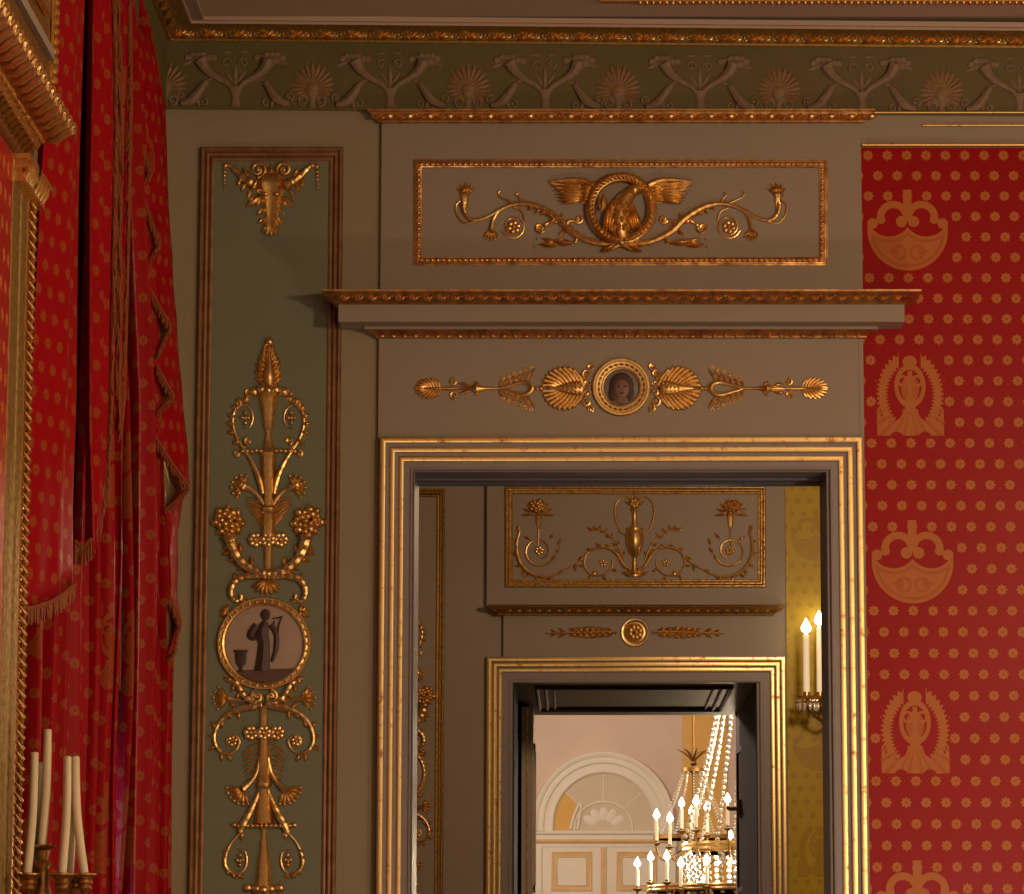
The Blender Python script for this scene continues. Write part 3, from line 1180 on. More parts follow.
q.tube([(622, 240), (620, 226), (620, 212), (625, 200), (631, 193)], [8, 11, 11, 8.5, 6], n=12, lift=.3)
q.dome(634, 191.5, 7.5, 6, 9, h0=3)
q.leaf(639, 191, 14, 3.6, -6, 7, -35, h0=3)
q.dome(636.5, 190, 1.4, 1.4, 1.4, h0=11)
eg = q.build('eagle', 'gold', t)
q = R(YO)
for i in range(5):
    q.base = 6
    q.leaf(609 + i * 1.2, 204 + i * 1.5, 32 - i * 2, 2.6, 262 + i * 4, 5, -8)
    q.leaf(633 - i * .8, 206 + i * 1.5, 28 - i * 2, 2.4, 285 - i * 4, 5, 8)
for j in range(4):
    for i in range(4):
        q.base = 2.8 + math.sqrt(max(121 - (612.5 + i * 4.6 - 620) ** 2, 9))
        q.leaf(612.5 + i * 4.6 + (2 if j % 2 else 0), 204 + j * 7, 9, 2.5, 270, 3)
q.leaf(603, 197, 18, 4.5, 275, 4, -20)
q.build('plumage', 'gold', eg)
q = R(YO, cx)
q.base = 3
q.both(lambda: (q.leaf(cx - 2, 243, 20, 4.5, 172, 4.5, -15), q.leaf(cx - 4, 246, 18, 3.6, 190, 4, 20), q.leaf(cx - 8, 240, 16, 3.6, 150, 4, -25), q.tube([(cx, 244), (cx - 8, 249), (cx - 13, 251)], [2.6, 2, .8])))
q.dome(cx, 243, 6, 5, 6)
q.build('ribbon_knot', 'gold', t)
for sg in (0, 1):
    q = R(YO, cx)
    q.flip = bool(sg)
    q.tube([(612, 244), (598, 243.5), (584, 239), (570, 231), (560, 221), (550, 213.5), (538, 207), (526, 204), (514, 204.5), (503, 208.5), (494, 213.5), (485, 218), (475, 220.5), (468, 218), (464, 211), (463.5, 203)], [2.6, 3, 3.2, 3.6, 3.6, 3.4, 3.0, 2.8, 2.2, 2, 1.9, 1.8, 1.9, 2.2, 2.6, 3], wave=.07, wn=2.1)
    for i, (x, y, a) in enumerate(((586, 240, 150), (578, 236, 130), (572, 232, 100), (566, 227, 140), (560, 221, 60), (554, 216, 170), (548, 212, 190), (542, 209, 200), (535, 206, 200), (530, 205, 160), (566, 231, 200))):
        q.leaf(x, y, 9, 2.3, a, 3.6, 20)
    q.tube([(475, 222), (464, 223), (457, 215), (456, 206), (460, 201)], 1.1)
    q.tube([(516, 205), (506, 200), (501, 198), (498, 194), (500, 191)], [1.6, 1.2, 1, 1, 1])
    q.tube([(522, 204), (519, 198), (516, 195), (519, 193)], [1.4, 1.1, 1, .9])
    q.build('scroll', 'gold', t)
    q = R(YO, cx)
    q.flip = bool(sg)
    q.lathe(465, 208, 92, [(0, 2.6), (5, 3.6), (11, 4.2), (13, 6), (15, 5)], flute=3)
    q.fan(466, 194, 10, 5, 150, 30, 2.2, 3, 1.3, 10.5, .1)
    q.build('flower_cup', 'gold', t)
    q = R(YO, cx)
    q.flip = bool(sg)
    q.tube([(506, 207), (498, 212), (493, 221), (491, 230)], [1.6, 1.7, 1.8, 2.4])
    q.fan(491, 229, 11, 5, 230, 310, 2.3, 3, 1.2, 11.5, .1)
    q.build('hanging_flower', 'gold', t)
    q = R(YO, cx)
    q.flip = bool(sg)
    q.spiral(513.7, 227, 12, 8, 200, 1.15, 1.1, .9)
    q.tube([(525, 221), (522, 212), (514, 208)], 1.1)
    q.flower(513.7, 227, 7.5, 6)
    q.build('rosette', 'gold', t)
    q = R(YO, cx)
    q.flip = bool(sg)
    q.spiral(540, 228, 5, 1.4, 0, -1.3, 2, 1.2, 2)
    q.tube([(544, 226), (552, 221), (558, 223)], [1.4, 2.2, 1.6], wave=.2)
    q.spiral(579, 219.5, 4.2, 1.3, 200, 1.2, 1.8, 1.2, 1.6)
    q.tube([(575, 221), (568, 222), (566, 230)], [1.4, 2, 2])
    q.build('tendril', 'gold', t)
    q = R(YO, cx)
    q.flip = bool(sg)
    q.leaf(573, 243, 24, 4, 178, 4.5, -6)
    q.leaf(556, 246, 18, 3.2, 172, 3.5, 6)
    q.leaf(557, 242, 16, 2.6, 168, 3)
    q.ball(535, 247, 1.6)
    q.ball(537, 239, 1.3)
    q.tube([(575, 243), (578, 236)], [2, 1.5])
    q.build('acanthus', 'gold', t)

# --- frieze ornament with portrait roundel
t = thing('portrait_roundel', W(cx, 417, YO), 'round painted portrait in a broad gilt ring at the middle of the frieze board', 'roundel')
rc = (621.3, 387.5)
q = R(YO)
q.dome(rc[0], rc[1], 18.5, 18.5, 1.2, n=32, k=3)
pd = q.build('portrait_ground', 'portrait', t)
q = R(YO, base=1.3)
q.dome(rc[0], rc[1] - 1.5, 12.5, 13.5, 1.4)
q.dome(rc[0] - 8, rc[1] + 6, 5, 8, 1.0)
q.dome(rc[0] + 8, rc[1] + 6, 5, 8, 1.0)
q.build('hair', 'figure', pd)
q = R(YO, base=2.2)
q.dome(rc[0] + .5, rc[1] + 1.5, 7.6, 9.6, 1.6)
q.dome(rc[0] + .5, rc[1] + 12.5, 6, 4, .6)
fc = q.build('face', 'skin', pd)
q = R(YO, base=3.6)
for dx in (-3, 3.4):
    q.dome(rc[0] + .5 + dx, rc[1] - .5, 1.6, .9, .5)
q.dome(rc[0] + .5, rc[1] + 6.2, 2.2, .8, .6)
q.build('features', 'figure', fc)
q = R(YO)
prof = [(17, .4), (18, 3), (19, 3.4), (20.2, 2.4), (25.4, 2.8), (26.2, 4), (28, 4), (29, 2.8), (29, 0)]
q.grid([[q.P(rc[0] + r * math.cos(2 * pi * i / 56), rc[1] + r * math.sin(2 * pi * i / 56), h) for i in range(56)] for r, h in prof], True)
rg = q.build('ring', 'goldband', t)
q = R(YO)
for i in range(26):
    a = 2 * pi * i / 26
    q.base = 2.4
    q.leaf(rc[0] + 22.6 * math.cos(a), rc[1] + 22.6 * math.sin(a), 5.2, 1.5, -math.degrees(a) + 90, 1.2)
q.build('laurel', 'golddull', rg)
for sg, wd in ((0, 'left'), (1, 'right')):
    t = thing('frieze_spray_relief', W(504 if not sg else 738, 388, YO), 'gilded shell and laurel spray on the frieze board, ' + wd + ' of the portrait roundel', 'spray', 'sprays beside the portrait roundel')

    def RR():
        q = R(YO, rc[0])
        q.flip = bool(sg)
        return q
    q = RR()
    for y in (-1, 1):
        q.spiral(587, 388 + y * 14, 5, 1.4, 90 * y, 1.2 * y, 1.7, 1.1, 1.6)
        q.spiral(590, 388 + y * 21, 3.6, 1.2, -60 * y, 1.1 * y, 1.4, 1, 1.3)
        q.spiral(587, 388 + y * 5, 3.6, 1.2, 0, y, 1.4, 1, 1.3)
    q.build('volute', 'gold', t)
    q = RR()
    for y in (-1, 1):
        for i in range(9):
            a = math.radians(lerp(62, 172, i / 8))
            ex, ey = 564 + 21 * math.cos(a), 388.5 - y * 20.5 * math.sin(a)
            bx = 584 - 3.4 * i
            q.tube([(bx, 388.5 - y * 2), ((bx + ex) / 2 + 1.5, (388.5 + ey) / 2 - y * 1.5), (ex, ey)], [1.2, 2.0, 2.1], 6, 3)
            q.ball(ex, ey, 2.3, .6)
    q.build('shell', 'gold', t)
    q = RR()
    q.base = 2
    q.lathe(583, 388.5, 180, [(0, 5), (4, 7.6), (10, 7.5), (18, 5), (28, 2), (34, 1)], flute=4, depth=.6)
    for i in range(5):
        for j in range(3):
            q.ball(580 - i * 4, 388.5 + (j - 1) * (5 - i * .7), 1.5, 4.6 - abs(j - 1) * 1.4 - i * .6)
    q.build('cone', 'gold', t)
    q = RR()
    q.ball(541, 388.5, 3)
    q.ball(537, 388.5, 2.4)
    q.tube([(500, 388.5), (512, 385), (522, 382.5), (529, 384), (532, 388.5), (529, 393), (522, 395), (512, 392.5), (500, 389)], [1.6, 1.8, 2.2, 2.6, 3, 2.6, 2.2, 1.8, 1.6])
    q.build('loop', 'gold', t)
    q = RR()
    for i in range(6):
        x = 499 + i * 5.6
        for y in (-1, 1):
            l = 8 + i * 1.6
            q.leaf(x, 388.5 + y * (2 + i * .9), l, 1.9, 70 * -y + (0), 2.2, -20 * -y)
            q.flower(x + 3.6, 388.5 + y * (l + 2 + i * .6), 2.6, 5)
    q.build('laurel', 'gold', t)
    q = RR()
    q.lathe(500, 388.5, 180, [(0, 1.4), (14, 1.8), (20, 3), (24, 5), (27, 4), (30, 2), (44, 1.6), (52, 2.4), (60, 1.6), (64, 2)])
    for y in (-1, 1):
        q.spiral(454, 388.5 + y * 6.5, 3.8, 1.3, 90 * -y, 1.1 * -y, 1.3, .9, 1.2)
        q.leaf(470, 388.5 + y * 2, 12, 2, 180 + 25 * y, 2, -20 * y)
        q.leaf(480, 388.5 + y * 2, 8, 1.8, 180 + 45 * y, 2)
        q.ball(462, 388.5 + y * 5, 1.6)
    q.build('stem', 'gold', t)
    q = RR()
    for y in (-1, 1):
        for i in range(7):
            a = math.radians(lerp(55, 176, i / 6))
            ex, ey = 428 + 13 * math.cos(a), 388.5 - y * 10.5 * math.sin(a)
            bx = 440 - 2.6 * i
            q.tube([(bx, 388.5 - y * .8), ((bx + ex) / 2 + 1, (388.5 + ey) / 2 - y), (ex, ey)], [1., 1.6, 1.2], 6, 3)
    q.leaf(441, 388.5, 24, 1.6, 180, 2.6)
    q.build('palmette', 'gold', t)

# ================================================================== DOOR FRAME OF THIS ROOM
t = thing('door_frame', W(621, 440, YO), 'gilt three-banded door frame around the near doorway', 'door frame')


def plumb_frame(Y, x0, y0, x1, prof, ybase, xref, S):
    """three-sided frame, plumb; x0,x1,y0 = photo marks read at the top corners"""
    a, c = W(x0, y0, Y), W(x1, y0, Y)
    q = MB()
    for (i0, h0), (i1, h1) in zip(prof, prof[1:]):
        rows = []
        for i, h in ((i0, h0), (i1, h1)):
            dx, y = i * S, Y - h * S
            rows.append([Vector((a.x + dx, y, ybase)), Vector((a.x + dx, y, a.z - dx)), Vector((c.x - dx, y, a.z - dx)), Vector((c.x - dx, y, ybase))])
        q.grid(rows)
    return q


S1 = YA / F
pr = lambda *p: list(p)
FX0, FX1, FY0 = 380.2, 861.8, 438.2
parts = [('gilt_band', 'goldband', half_round(.2, 6.2, 0.9, 6, 9.5)),
         ('gilt_band', 'goldband', half_round(9.6, 15.4, 0.9, 6, 7.0)),
         ('gilt_band', 'goldband', half_round(18.8, 24.4, 0.9, 6, 4.5)),
         ('fascia', 'lilac', [(0, -1), (0, 9), (6.2, 9), (6.2, 7.5), (9.6, 7), (9.6, 6.5), (15.4, 6.5), (15.4, 5), (18.8, 4.5), (18.8, 4), (24.4, 4), (24.6, 3), (31.4, 3), (31.4, -10)]),
         ('inner_bead', 'lilac', half_round(30.6, 33.2, 1.8, 5, 2.6) + [(33.2, -8)])]
for nm, mt, pf in parts:
    plumb_frame(YA, FX0, FY0, FX1, pf, 0, 0, S1).build(nm, mt, t)
# thin light edge strip right of the frame
q = MB()
a = W(863, 430, YA)
q.box(a.x - .012, a.x + .002, YA - .018, YA, 0, W(620, 340, YA).z)
tag(q.build('edge_strip', 'board', None), 'narrow taupe strip between the near door frame and the red silk', 'strip')
# glossy reveal of the doorway
t = thing('door_lining', (0, YA + .1, 0), 'dark slate glossy lining inside the near doorway', 'door lining')
th = .004
q = MB()
q.box(dA0, dA0 + th, YA - .004, YA + TA, 0, zA)
q.box(dA1 - th, dA1, YA - .004, YA + TA, 0, zA)
q.build('jamb', 'revealblue', t, smooth=False)
q = MB()
q.box(dA0 + th, dA1 - th, YA - .004, YA + TA, zA - th, zA)
q.build('head', 'revealblue', t, smooth=False)
q = MB()
for i in range(2):
    y = YA + .14 + i * .10
    q.tube3([(dA0 + th, y, zA - .003), (dA1 - th, y, zA - .003)], .008, 8)
q.build('head_moulding', 'revealblue', t)

# ================================================================== RED SILK WALL
def silk_plane(name, Y, x0, x1, z0, z1, u0, v0, th, mat):
    q = MB()
    q.box(x0, x1, Y - th, Y, z0, z1)
    o = q.build(name, mat, None, smooth=False)
    me = o.data
    l = me.uv_layers.new(name='UVMap')
    for lp in me.loops:
        w = me.vertices[lp.vertex_index].co + o.location
        l.data[lp.index].uv = (w.x - u0, w.z - v0)
    return o


c0 = W(907.5, 231, YA)
xs = W(860.5, 150, YA).x
o = silk_plane('silk_wall_covering', YA, xs, XR, .9, W(940, 148.5, YA).z, c0.x, c0.z, .008, 'red')
tag(o, 'crimson silk wall covering woven with golden rosettes, boats and laurel motifs, right of the doorway', 'wall covering')
t = thing('picture_rail', W(945, 130, YA), 'taupe strip with gilt fillets along the top of the red silk', 'rail')
q = MB()
q.box(xs, XR, YA - .012, YA, W(940, 147, YA).z, W(940, 113.5, YA).z)
q.build('board', 'board', t, smooth=False)
xe = XR
for py, hh, xx, pj in ((146.3, 2.0, xs + .004, .024), (126.6, 1.2, W(922, 126, YA).x, .02), (114.6, 1.1, W(872, 114, YA).x, .03)):
    q = MB()
    z = W(945, py, YA).z
    r_ = hh * S1
    q.loops([[Vector((x, YA - pj + r_ * math.cos(a) * .9, z + r_ * math.sin(a))) for a in [2 * pi * k / 8 for k in range(8)]] for x in (xx, xe)])
    q.box(xx, xe, YA - pj + .002, YA, z - r_ * .6, z + r_ * .6)
    q.build('gilt_fillet', 'goldband', t)



# ================================================================== CURTAINS AT THE WINDOW
def WX(px, py, X):
    """the point of the plane x=X that a photo point shows"""
    b = (CY - py) / F
    s = X / ((px - CX) / F)
    return Vector((X, (CT - ST * b) * s, EYE + (ST + CT * b) * s))


def sheet(name, L, Rr, y0, y1, Ya, Yb, nf, amp, mat, parent, cols=48, rows=40, ph=0., bot=None, sharp=1.0, uo=0., jit=0., thick=True):
    """hanging cloth between two outlines; folds run down it"""
    q = MB()
    g = []
    uvs = []
    for i in range(rows + 1):
        row = []
        arc = 0.
        prev = None
        for j in range(cols + 1):
            u = j / cols
            yb = y1 if bot is None else lerp(bot[0], bot[1], u)
            py = lerp(y0, yb, i / rows)
            px = lerp(poly(L, py), poly(Rr, py), u)
            Y = lerp(Ya, Yb, u)
            p = W(px, py, Y)
            a = 2 * pi * nf * (u + .035 * math.sin(7 * u + jit)) + ph + .25 * math.sin(py * .006 + 3 * u + jit)
            w = math.sin(a) + .25 * math.sin(2.3 * a + 1 + jit) + .12 * math.sin(py * .011 + 9 * u)
            p.x += amp * w * sharp
            p.y += amp * .7 * math.cos(a)
            p.z = max(p.z, .03)
            if prev is not None:
                arc += math.hypot(p.x - prev.x, p.y - prev.y)
            prev = p
            row.append(p)
            uvs.append(((arc + uo) * 1.1, (p.z - c0.z + .05) * 1.1))
        g.append(row)
    q.grid(g)
    q.uv = uvs
    o = q.build(name, mat, parent, sharp=180)
    if thick:
        md = o.modifiers.new('cloth', 'SOLIDIFY')
        md.thickness = .004
    return o


def fringe(name, pts, Y, length, parent, step=1.7, lean=0., dY=0., mat='fringe'):
    """braid along pts with yarn strands hanging from it"""
    q = MB()
    P3 = [W(x, y, Y + dY * (k / (len(pts) - 1))) for k, (x, y) in enumerate(pts)]
    q.tube3(P3, .0055, 6)
    tot = sum(math.hypot(b[0] - a[0], b[1] - a[1]) for a, b in zip(pts, pts[1:]))
    n = max(int(tot / step), 2)
    rnd = random.Random(int(pts[0][0] * 7 + pts[0][1]))
    run = 0.
    for (a, b), (A, B) in zip(zip(pts, pts[1:]), zip(P3, P3[1:])):
        l = math.hypot(b[0] - a[0], b[1] - a[1])
        k = max(int(l / step), 1)
        for i in range(k):
            s = A.lerp(B, (i + .5) / k)
            ln = length * Y / F * rnd.uniform(.85, 1.1)
            e = s + Vector((lean * ln + rnd.uniform(-.004, .004), rnd.uniform(-.006, .006), -ln))
            q.tube3([s, s.lerp(e, .5) + Vector((0, -.003, 0)), e], [.0026, .0030, .0020], 4)
    return q.build(name, mat, parent)


# left curtain, hung close to the mirror
t = thing('curtain', W(70, 1500, 9.5), 'crimson silk curtain in deep folds behind the candles and the gilded pilaster frame', 'curtain')
t.location.z = 0
ORG[t.name] = Vector(t.location)
sheet('cloth', [(-80, 54), (0, 52), (600, 24), (894, 20)], [(-80, 112), (0, 115), (300, 112), (380, 104), (480, 103), (560, 104), (660, 103), (894, 98)], -80, 1560, 8.82, 9.84, 6, .042, 'drape', t, 96, 44, .6)
# right curtain
t = thing('curtain', W(140, 1500, 10.5), 'crimson silk curtain next to the corner, with a braid-trimmed leading edge', 'curtain')
t.location.z = 0
ORG[t.name] = Vector(t.location)
RB = [(-80, 112), (0, 113), (130, 116), (400, 119), (660, 117), (894, 110.5)]
RL = [(-80, 112), (0, 113), (130, 118), (300, 131), (400, 135), (660, 132), (894, 128)]
sheet('cloth', RL, [(-80, 122), (0, 127), (50, 142), (110, 152), (200, 156), (400, 158), (660, 159), (894, 158)], -80, 1560, 9.95, 10.95, 5, .042, 'drape', t, 96, 44, 2.4, jit=1.)
q = MB()
rows, uvs = [], []
FL = [(120, 117), (400, 120), (660, 117), (894, 111), (1500, 108)]
FR = [(120, 127), (400, 140), (660, 138), (894, 134), (1500, 132)]
for i in range(61):
    py = lerp(120, 1540, i / 60)
    row = []
    for j in range(13):
        u = j / 12
        p = W(lerp(poly(FL, py), poly(FR, py), u), py, lerp(10.01, 9.93, u) - .012 * math.sin(pi * u) + .004 * math.sin(py * .013 + 2 * u))
        p.z = max(p.z, .03)
        row.append(p)
        uvs.append((u * .075 - .03, (p.z - c0.z + .02) * 1.1))
    rows.append(row)
q.grid(rows)
q.uv = uvs
o = q.build('leading_flap', 'drape_sheen', t, sharp=180)
o.modifiers.new('cloth', 'SOLIDIFY').thickness = .004
q = MB()
rows = []
for i in range(41):
    py = lerp(150, 690, i / 40)
    x = poly(RB, py)
    rows.append([W(x - .5 + .9 * k + .5 * math.sin(py * .02), py, 9.89 + .006 * (k % 2)) for k in range(6)])
q.grid(rows)
o = q.build('braid', 'fringe', t, sharp=180)
o.modifiers.new('thickness', 'SOLIDIFY').thickness = .006

# left hanging tail of the drapery, in front of the left curtain
t = thing('drapery_tail', W(55, 600, 8.8), 'crimson drapery tail with a fringed hem, hanging close beside the gilded pilaster frame', 'drapery')
S1L = [(-80, 57), (0, 56), (80, 54), (200, 46), (300, 42), (400, 38), (500, 33), (615, 25)]
S1R = [(-80, 88), (0, 87), (200, 82), (400, 79), (450, 77), (500, 75), (592, 75)]
sheet('cloth', S1L, S1R, -80, 600, 8.40, 8.70, 1.2, .012, 'drape', t, 40, 34, 4.4, (609, 584), uo=.22)
fringe('fringe', [(23, 609), (36, 607), (50, 602), (62, 595), (75, 584)], 8.39, 17, t, 1.9, dY=.30)
# pleated tail behind it
t = thing('drapery_tail', W(98, 545, 9.4), 'narrow pleated crimson drapery tail ending in a point, second from the gilded pilaster frame', 'drapery')
S2L = [(-80, 90), (0, 89), (200, 85), (430, 86), (500, 88), (552, 89)]
S2R = [(-80, 110), (0, 112), (130, 115), (300, 113), (400, 111), (480, 107), (545, 94)]
sheet('cloth', S2L, S2R, -80, 545, 8.95, 9.35, 2.6, .012, 'drape', t, 48, 34, 1.2, (556, 538), uo=.1, jit=2.)
fringe('side_fringe', [(112.5, -40), (115, 60), (115.5, 130), (114, 220), (113, 300), (111, 400), (107, 480), (99, 525), (90, 545)], 9.33, 13, t, 2.2, lean=.12)
fringe('fringe', [(75, 541), (80, 546), (86, 545), (92, 538)], 8.95, 20, t, 1.7)
# middle tail: mostly fringe
t = thing('drapery_tail', W(122, 400, 9.9), 'slim dark crimson drapery tail with two rows of bronze fringe, between two broader tails', 'drapery')
S3L = [(-80, 112), (0, 116), (100, 118), (250, 117), (400, 118), (430, 119)]
S3R = [(-80, 128), (0, 130), (100, 131), (250, 128), (400, 124), (430, 121)]
sheet('cloth', S3L, S3R, -80, 430, 9.70, 9.78, 1, .008, 'drape', t, 16, 30, 0.)
for k in range(9):
    y = -40 + k * 50
    x = poly(S3L, y)
    fringe('fringe', [(x - 1.5, y), (x + 3 - k * .2, y + 22), (x + 5.5 - k * .4, y + 46)], 9.68, 24, t, 1.1)
fringe('side_fringe', [(x, y) for y, x in S3R[1:]], 9.75, 12, t, 1.6, lean=-.12)
# corner tail with stepped, lined edge
t = thing('drapery_tail', W(165, 655, 10.4), 'stepped crimson drapery tail with fringed zigzag edge and ivory lining, nearest the corner', 'drapery')
ZL = [(-80, 128), (0, 131), (60, 134), (135, 137), (174, 151), (184, 141), (199, 142.5), (243, 160), (266, 146), (286, 147), (327, 171), (356, 157), (366, 157), (396, 174), (413, 157), (445, 157), (487, 188), (510, 165), (545, 169), (565, 170.5), (600, 170), (620, 180), (656, 167), (664, 167)]
ZR = [(-80, 126), (0, 130), (20, 134), (44, 152), (64, 157), (123, 162), (180, 166), (219, 170), (274, 173), (368, 180), (459, 188.5), (487, 190), (501, 182), (538, 178), (597, 177.5), (622, 182), (649, 176), (666, 169)]


def tail_patch(name, y0, y1, mat, lf, rf, Y, n=46, cols=10, bulge=.02, parent=None):
    q = MB()
    uvs = []
    g = []
    for i in range(n + 1):
        py = lerp(y0, y1, i / n)
        l, r = lf(py), max(rf(py), lf(py) + .4)
        row = []
        for j in range(cols + 1):
            u = j / cols
            p = W(lerp(l, r, u), py, Y + .10 * u)
            p.y -= bulge * math.sin(pi * u) + .012 * math.sin(2 * pi * (py - y0) / 62 + 2 * u)
            row.append(p)
            uvs.append((p.x * 1.6 + p.y + .2, (p.z - c0.z) * 1.1))
        g.append(row)
    q.grid(g)
    q.uv = uvs
    o = q.build(name, mat, parent, sharp=180)
    o.modifiers.new('cloth', 'SOLIDIFY').thickness = .004
    return o


tail_patch('cloth', -80, 664, 'drape', lambda y: poly(ZL, y), lambda y: poly(ZR, y), 10.35, 150, 10, .02, t)
for (ya, yb, xl) in ((160, 184, 139), (205, 262, 145.5), (290, 352, 155.5), (372, 412, 157), (452, 508, 165), (604, 652, 168)):
    tail_patch('lining', ya, yb, 'lining', lambda y, xl=xl: xl, lambda y, xl=xl: max(poly(ZL, y) + 1.5, xl + 1), 10.375, 12, 4, .004, t)
for seg in (((137, 130), (143, 152), (151, 174)), ((142.5, 196), (151, 220), (160, 243)), ((147, 284), (158, 304), (171, 327)), ((157, 366), (165, 381), (174, 396)), ((157, 440), (171, 462), (188.5, 486)), ((170, 596), (180, 620)),):
    fringe('fringe', list(seg), 10.33, 9, t, 1.0, lean=-.1)
for seg in (((151, 174), (141, 184)), ((160, 243), (146, 266)), ((171, 327), (157, 356)), ((174, 396), (157, 413)), ((188.5, 487), (181, 497), (165, 510)), ((180, 620), (175, 650), (167, 660))):
    fringe('fringe', list(seg), 10.33, 4.5, t, 1.0)

# ================================================================== PILASTER FRAME ON THE WINDOW WALL
YM = 8.30
XM = -1.28
t = thing('pilaster_frame', (XL, 7.6, .95), 'tall gilded pilaster frame with leafy gilt entablature around painted red reflection at the left edge', 'frame')
y_of = lambda px, X=XM: WX(px, 400, X).y
zcap = WX(25, 168, XM).z
yn = 6.6
q = MB()
q.box(XL, XM - .012, yn, y_of(33) - .005, .95, zcap)
q.build('back_board', 'golddull', t, smooth=False)
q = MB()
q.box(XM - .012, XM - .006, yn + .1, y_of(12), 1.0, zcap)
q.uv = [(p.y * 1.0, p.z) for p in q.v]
q.build('red_reflection_panel', 'red', t, smooth=False)  # red reflection put into the panel colour in place of mirror glass


def pilaster(name, pa, pb, r, mat, carved=False):
    ya, yb = y_of(pa), y_of(pb)
    q = MB()
    sec = []
    for k in range(9):
        a = pi * k / 8
        sec.append(((ya + yb) / 2 - math.cos(a) * (yb - ya) / 2, XM - .012 + r * math.sin(a)))
    q.loops([[Vector((x, y, z)) for y, x in sec] for z in (.95, zcap)])
    return q.build(name, mat, t)


pilaster('inner_moulding', 9.5, 12.0, .010, 'olivegold')
pilaster('pilaster', 12.0, 18.8, .010, 'olivegold')
pilaster('pilaster', 20.0, 26.0, .010, 'olivegold')
ed = pilaster('carved_edge', 26.0, 30.5, .010, 'gold')
q = MB()
zz = .98
ym, hw = (y_of(26.0) + y_of(30.5)) / 2, (y_of(30.5) - y_of(26.0)) / 2
k = 0
while zz < zcap - .07:
    for s_ in (-1, 1):
        c = Vector((XM + .001, ym - s_ * hw * .2, zz))
        q.tube3([c, c + Vector((.004, s_ * hw * .5, .012)), c + Vector((-.003, s_ * hw * 1.0, .026))], [.003, .006, .002], 6)
    q.ball3((XM + .002, ym + (hw * .4 if k % 2 else -hw * .2), zz + .012), .006, 6)
    zz += .024
    k += 1
q.build('leaf_carving', 'gold', ed)
for pa, pb in ((11.0, 19), (20.5, 31)):
    q = MB()
    ya, yb = y_of(pa), y_of(pb)
    for z0_, z1_, e in ((0, .012, .006), (.012, .03, .0), (.03, .05, .012), (.05, .062, .02)):
        q.box(XM - .012, XM + .014 + e, ya - e, yb + e * 1.6, zcap + z0_ - .06, zcap + z1_ - .06)
    for i in range(4):
        y = lerp(ya, yb, (i + .5) / 4)
        q.tube3([(XM + .012, y, zcap - .055), (XM + .024, y, zcap - .03), (XM + .032, y, zcap - .012)], [.006, .010, .004], 6)
    q.build('capital', 'gold', t)
prof = [(20, 162), (26, 157), (31, 152), (38, 149.5), (40.5, 145), (41, 141.5), (47, 142.3), (56, 139.5), (64, 135), (70, 130.5), (73, 127.5), (73.5, 122), (63, 119), (56, 113), (54, 108), (54, 84)]
P0 = [W(x, y, YM) for x, y in prof]
zb_ = P0[0].z


def mrun(name, mat, pts, y0, y1, back=True):
    q = MB()
    loop = [(p.x, p.z) for p in pts]
    if back:
        loop = loop + [(XL + .005, pts[-1].z), (XL + .005, pts[0].z)]
    q.loops([[Vector((x, y, z)) for x, z in loop] for y in (y0, y1)])
    return q.build(name, mat, t, sharp=50)


ent = mrun('entablature', 'goldred', P0[:5], yn, YM)
cav = mrun('cavetto', 'gold', P0[4:12], yn, YM)
att = mrun('attic', 'golddull', P0[11:] + [W(54, -120, YM)], yn, YM)
q = MB()                                            # pearl string under the cavetto
y = YM - .01
while y > yn + .4:
    q.ball3((P0[5].x + .003, y, P0[5].z - .002), .0075, 6)
    y -= .02
q.build('pearl_string', 'gold', cav)
q = MB()                                            # acanthus row of the cavetto
y = YM - .03
i = 0
while y > yn + .3:
    for dy, s in ((0, 1.), (.022, .8), (-.022, .8)):
        pts = [p + Vector((.004, y - YM + dy * k / 5, -.005 - .004 * (k % 2))) for k, p in enumerate(P0[6:6 + (6 if s == 1 else 5)])]
        q.tube3(pts, [.005, .010 * s, .012 * s, .012 * s, .011 * s, .006][:len(pts)], 6)
    q.ball3((P0[10].x - .004, y + .032, P0[10].z - .006), .011, 6)
    y -= .068
    i += 1
q.build('acanthus_row', 'gold', cav)
q = MB()                                            # leaf carving under the pearl string
y = YM - .03
while y > yn + .3:
    q.tube3([P0[1] + Vector((.002, y - YM, 0)), P0[2] + Vector((.006, y - YM - .012, -.004)), P0[3] + Vector((.003, y - YM - .03, -.002))], [.004, .009, .004], 6)
    y -= .05
q.build('leaf_row', 'gold', ent)
# attic mouldings: light fillet, gilt frame of the attic panel
xa = P0[-1].x
zA0 = P0[-1].z
q = MB()
q.box(xa, xa + .012, yn, YM - .08, zA0 + .035, zA0 + .06)
q.build('light_fillet', 'board', att, smooth=False)
q = MB()
z = zA0
while z < zA0 + .6:
    q.ball3((xa + .004, YM - .03, z), .011, 6)
    z += .024
q.box(xa, xa + .006, YM - .06, YM, zA0, zA0 + .9)
q.build('bead_strip', 'gold', att)
q = MB()
q.box(xa, xa + .014, yn, YM - .16, zA0 + .12, zA0 + .145)
q.box(xa, xa + .014, YM - .185, YM - .16, zA0 + .145, zA0 + .9)
q.build('panel_frame', 'gold', att, smooth=False)

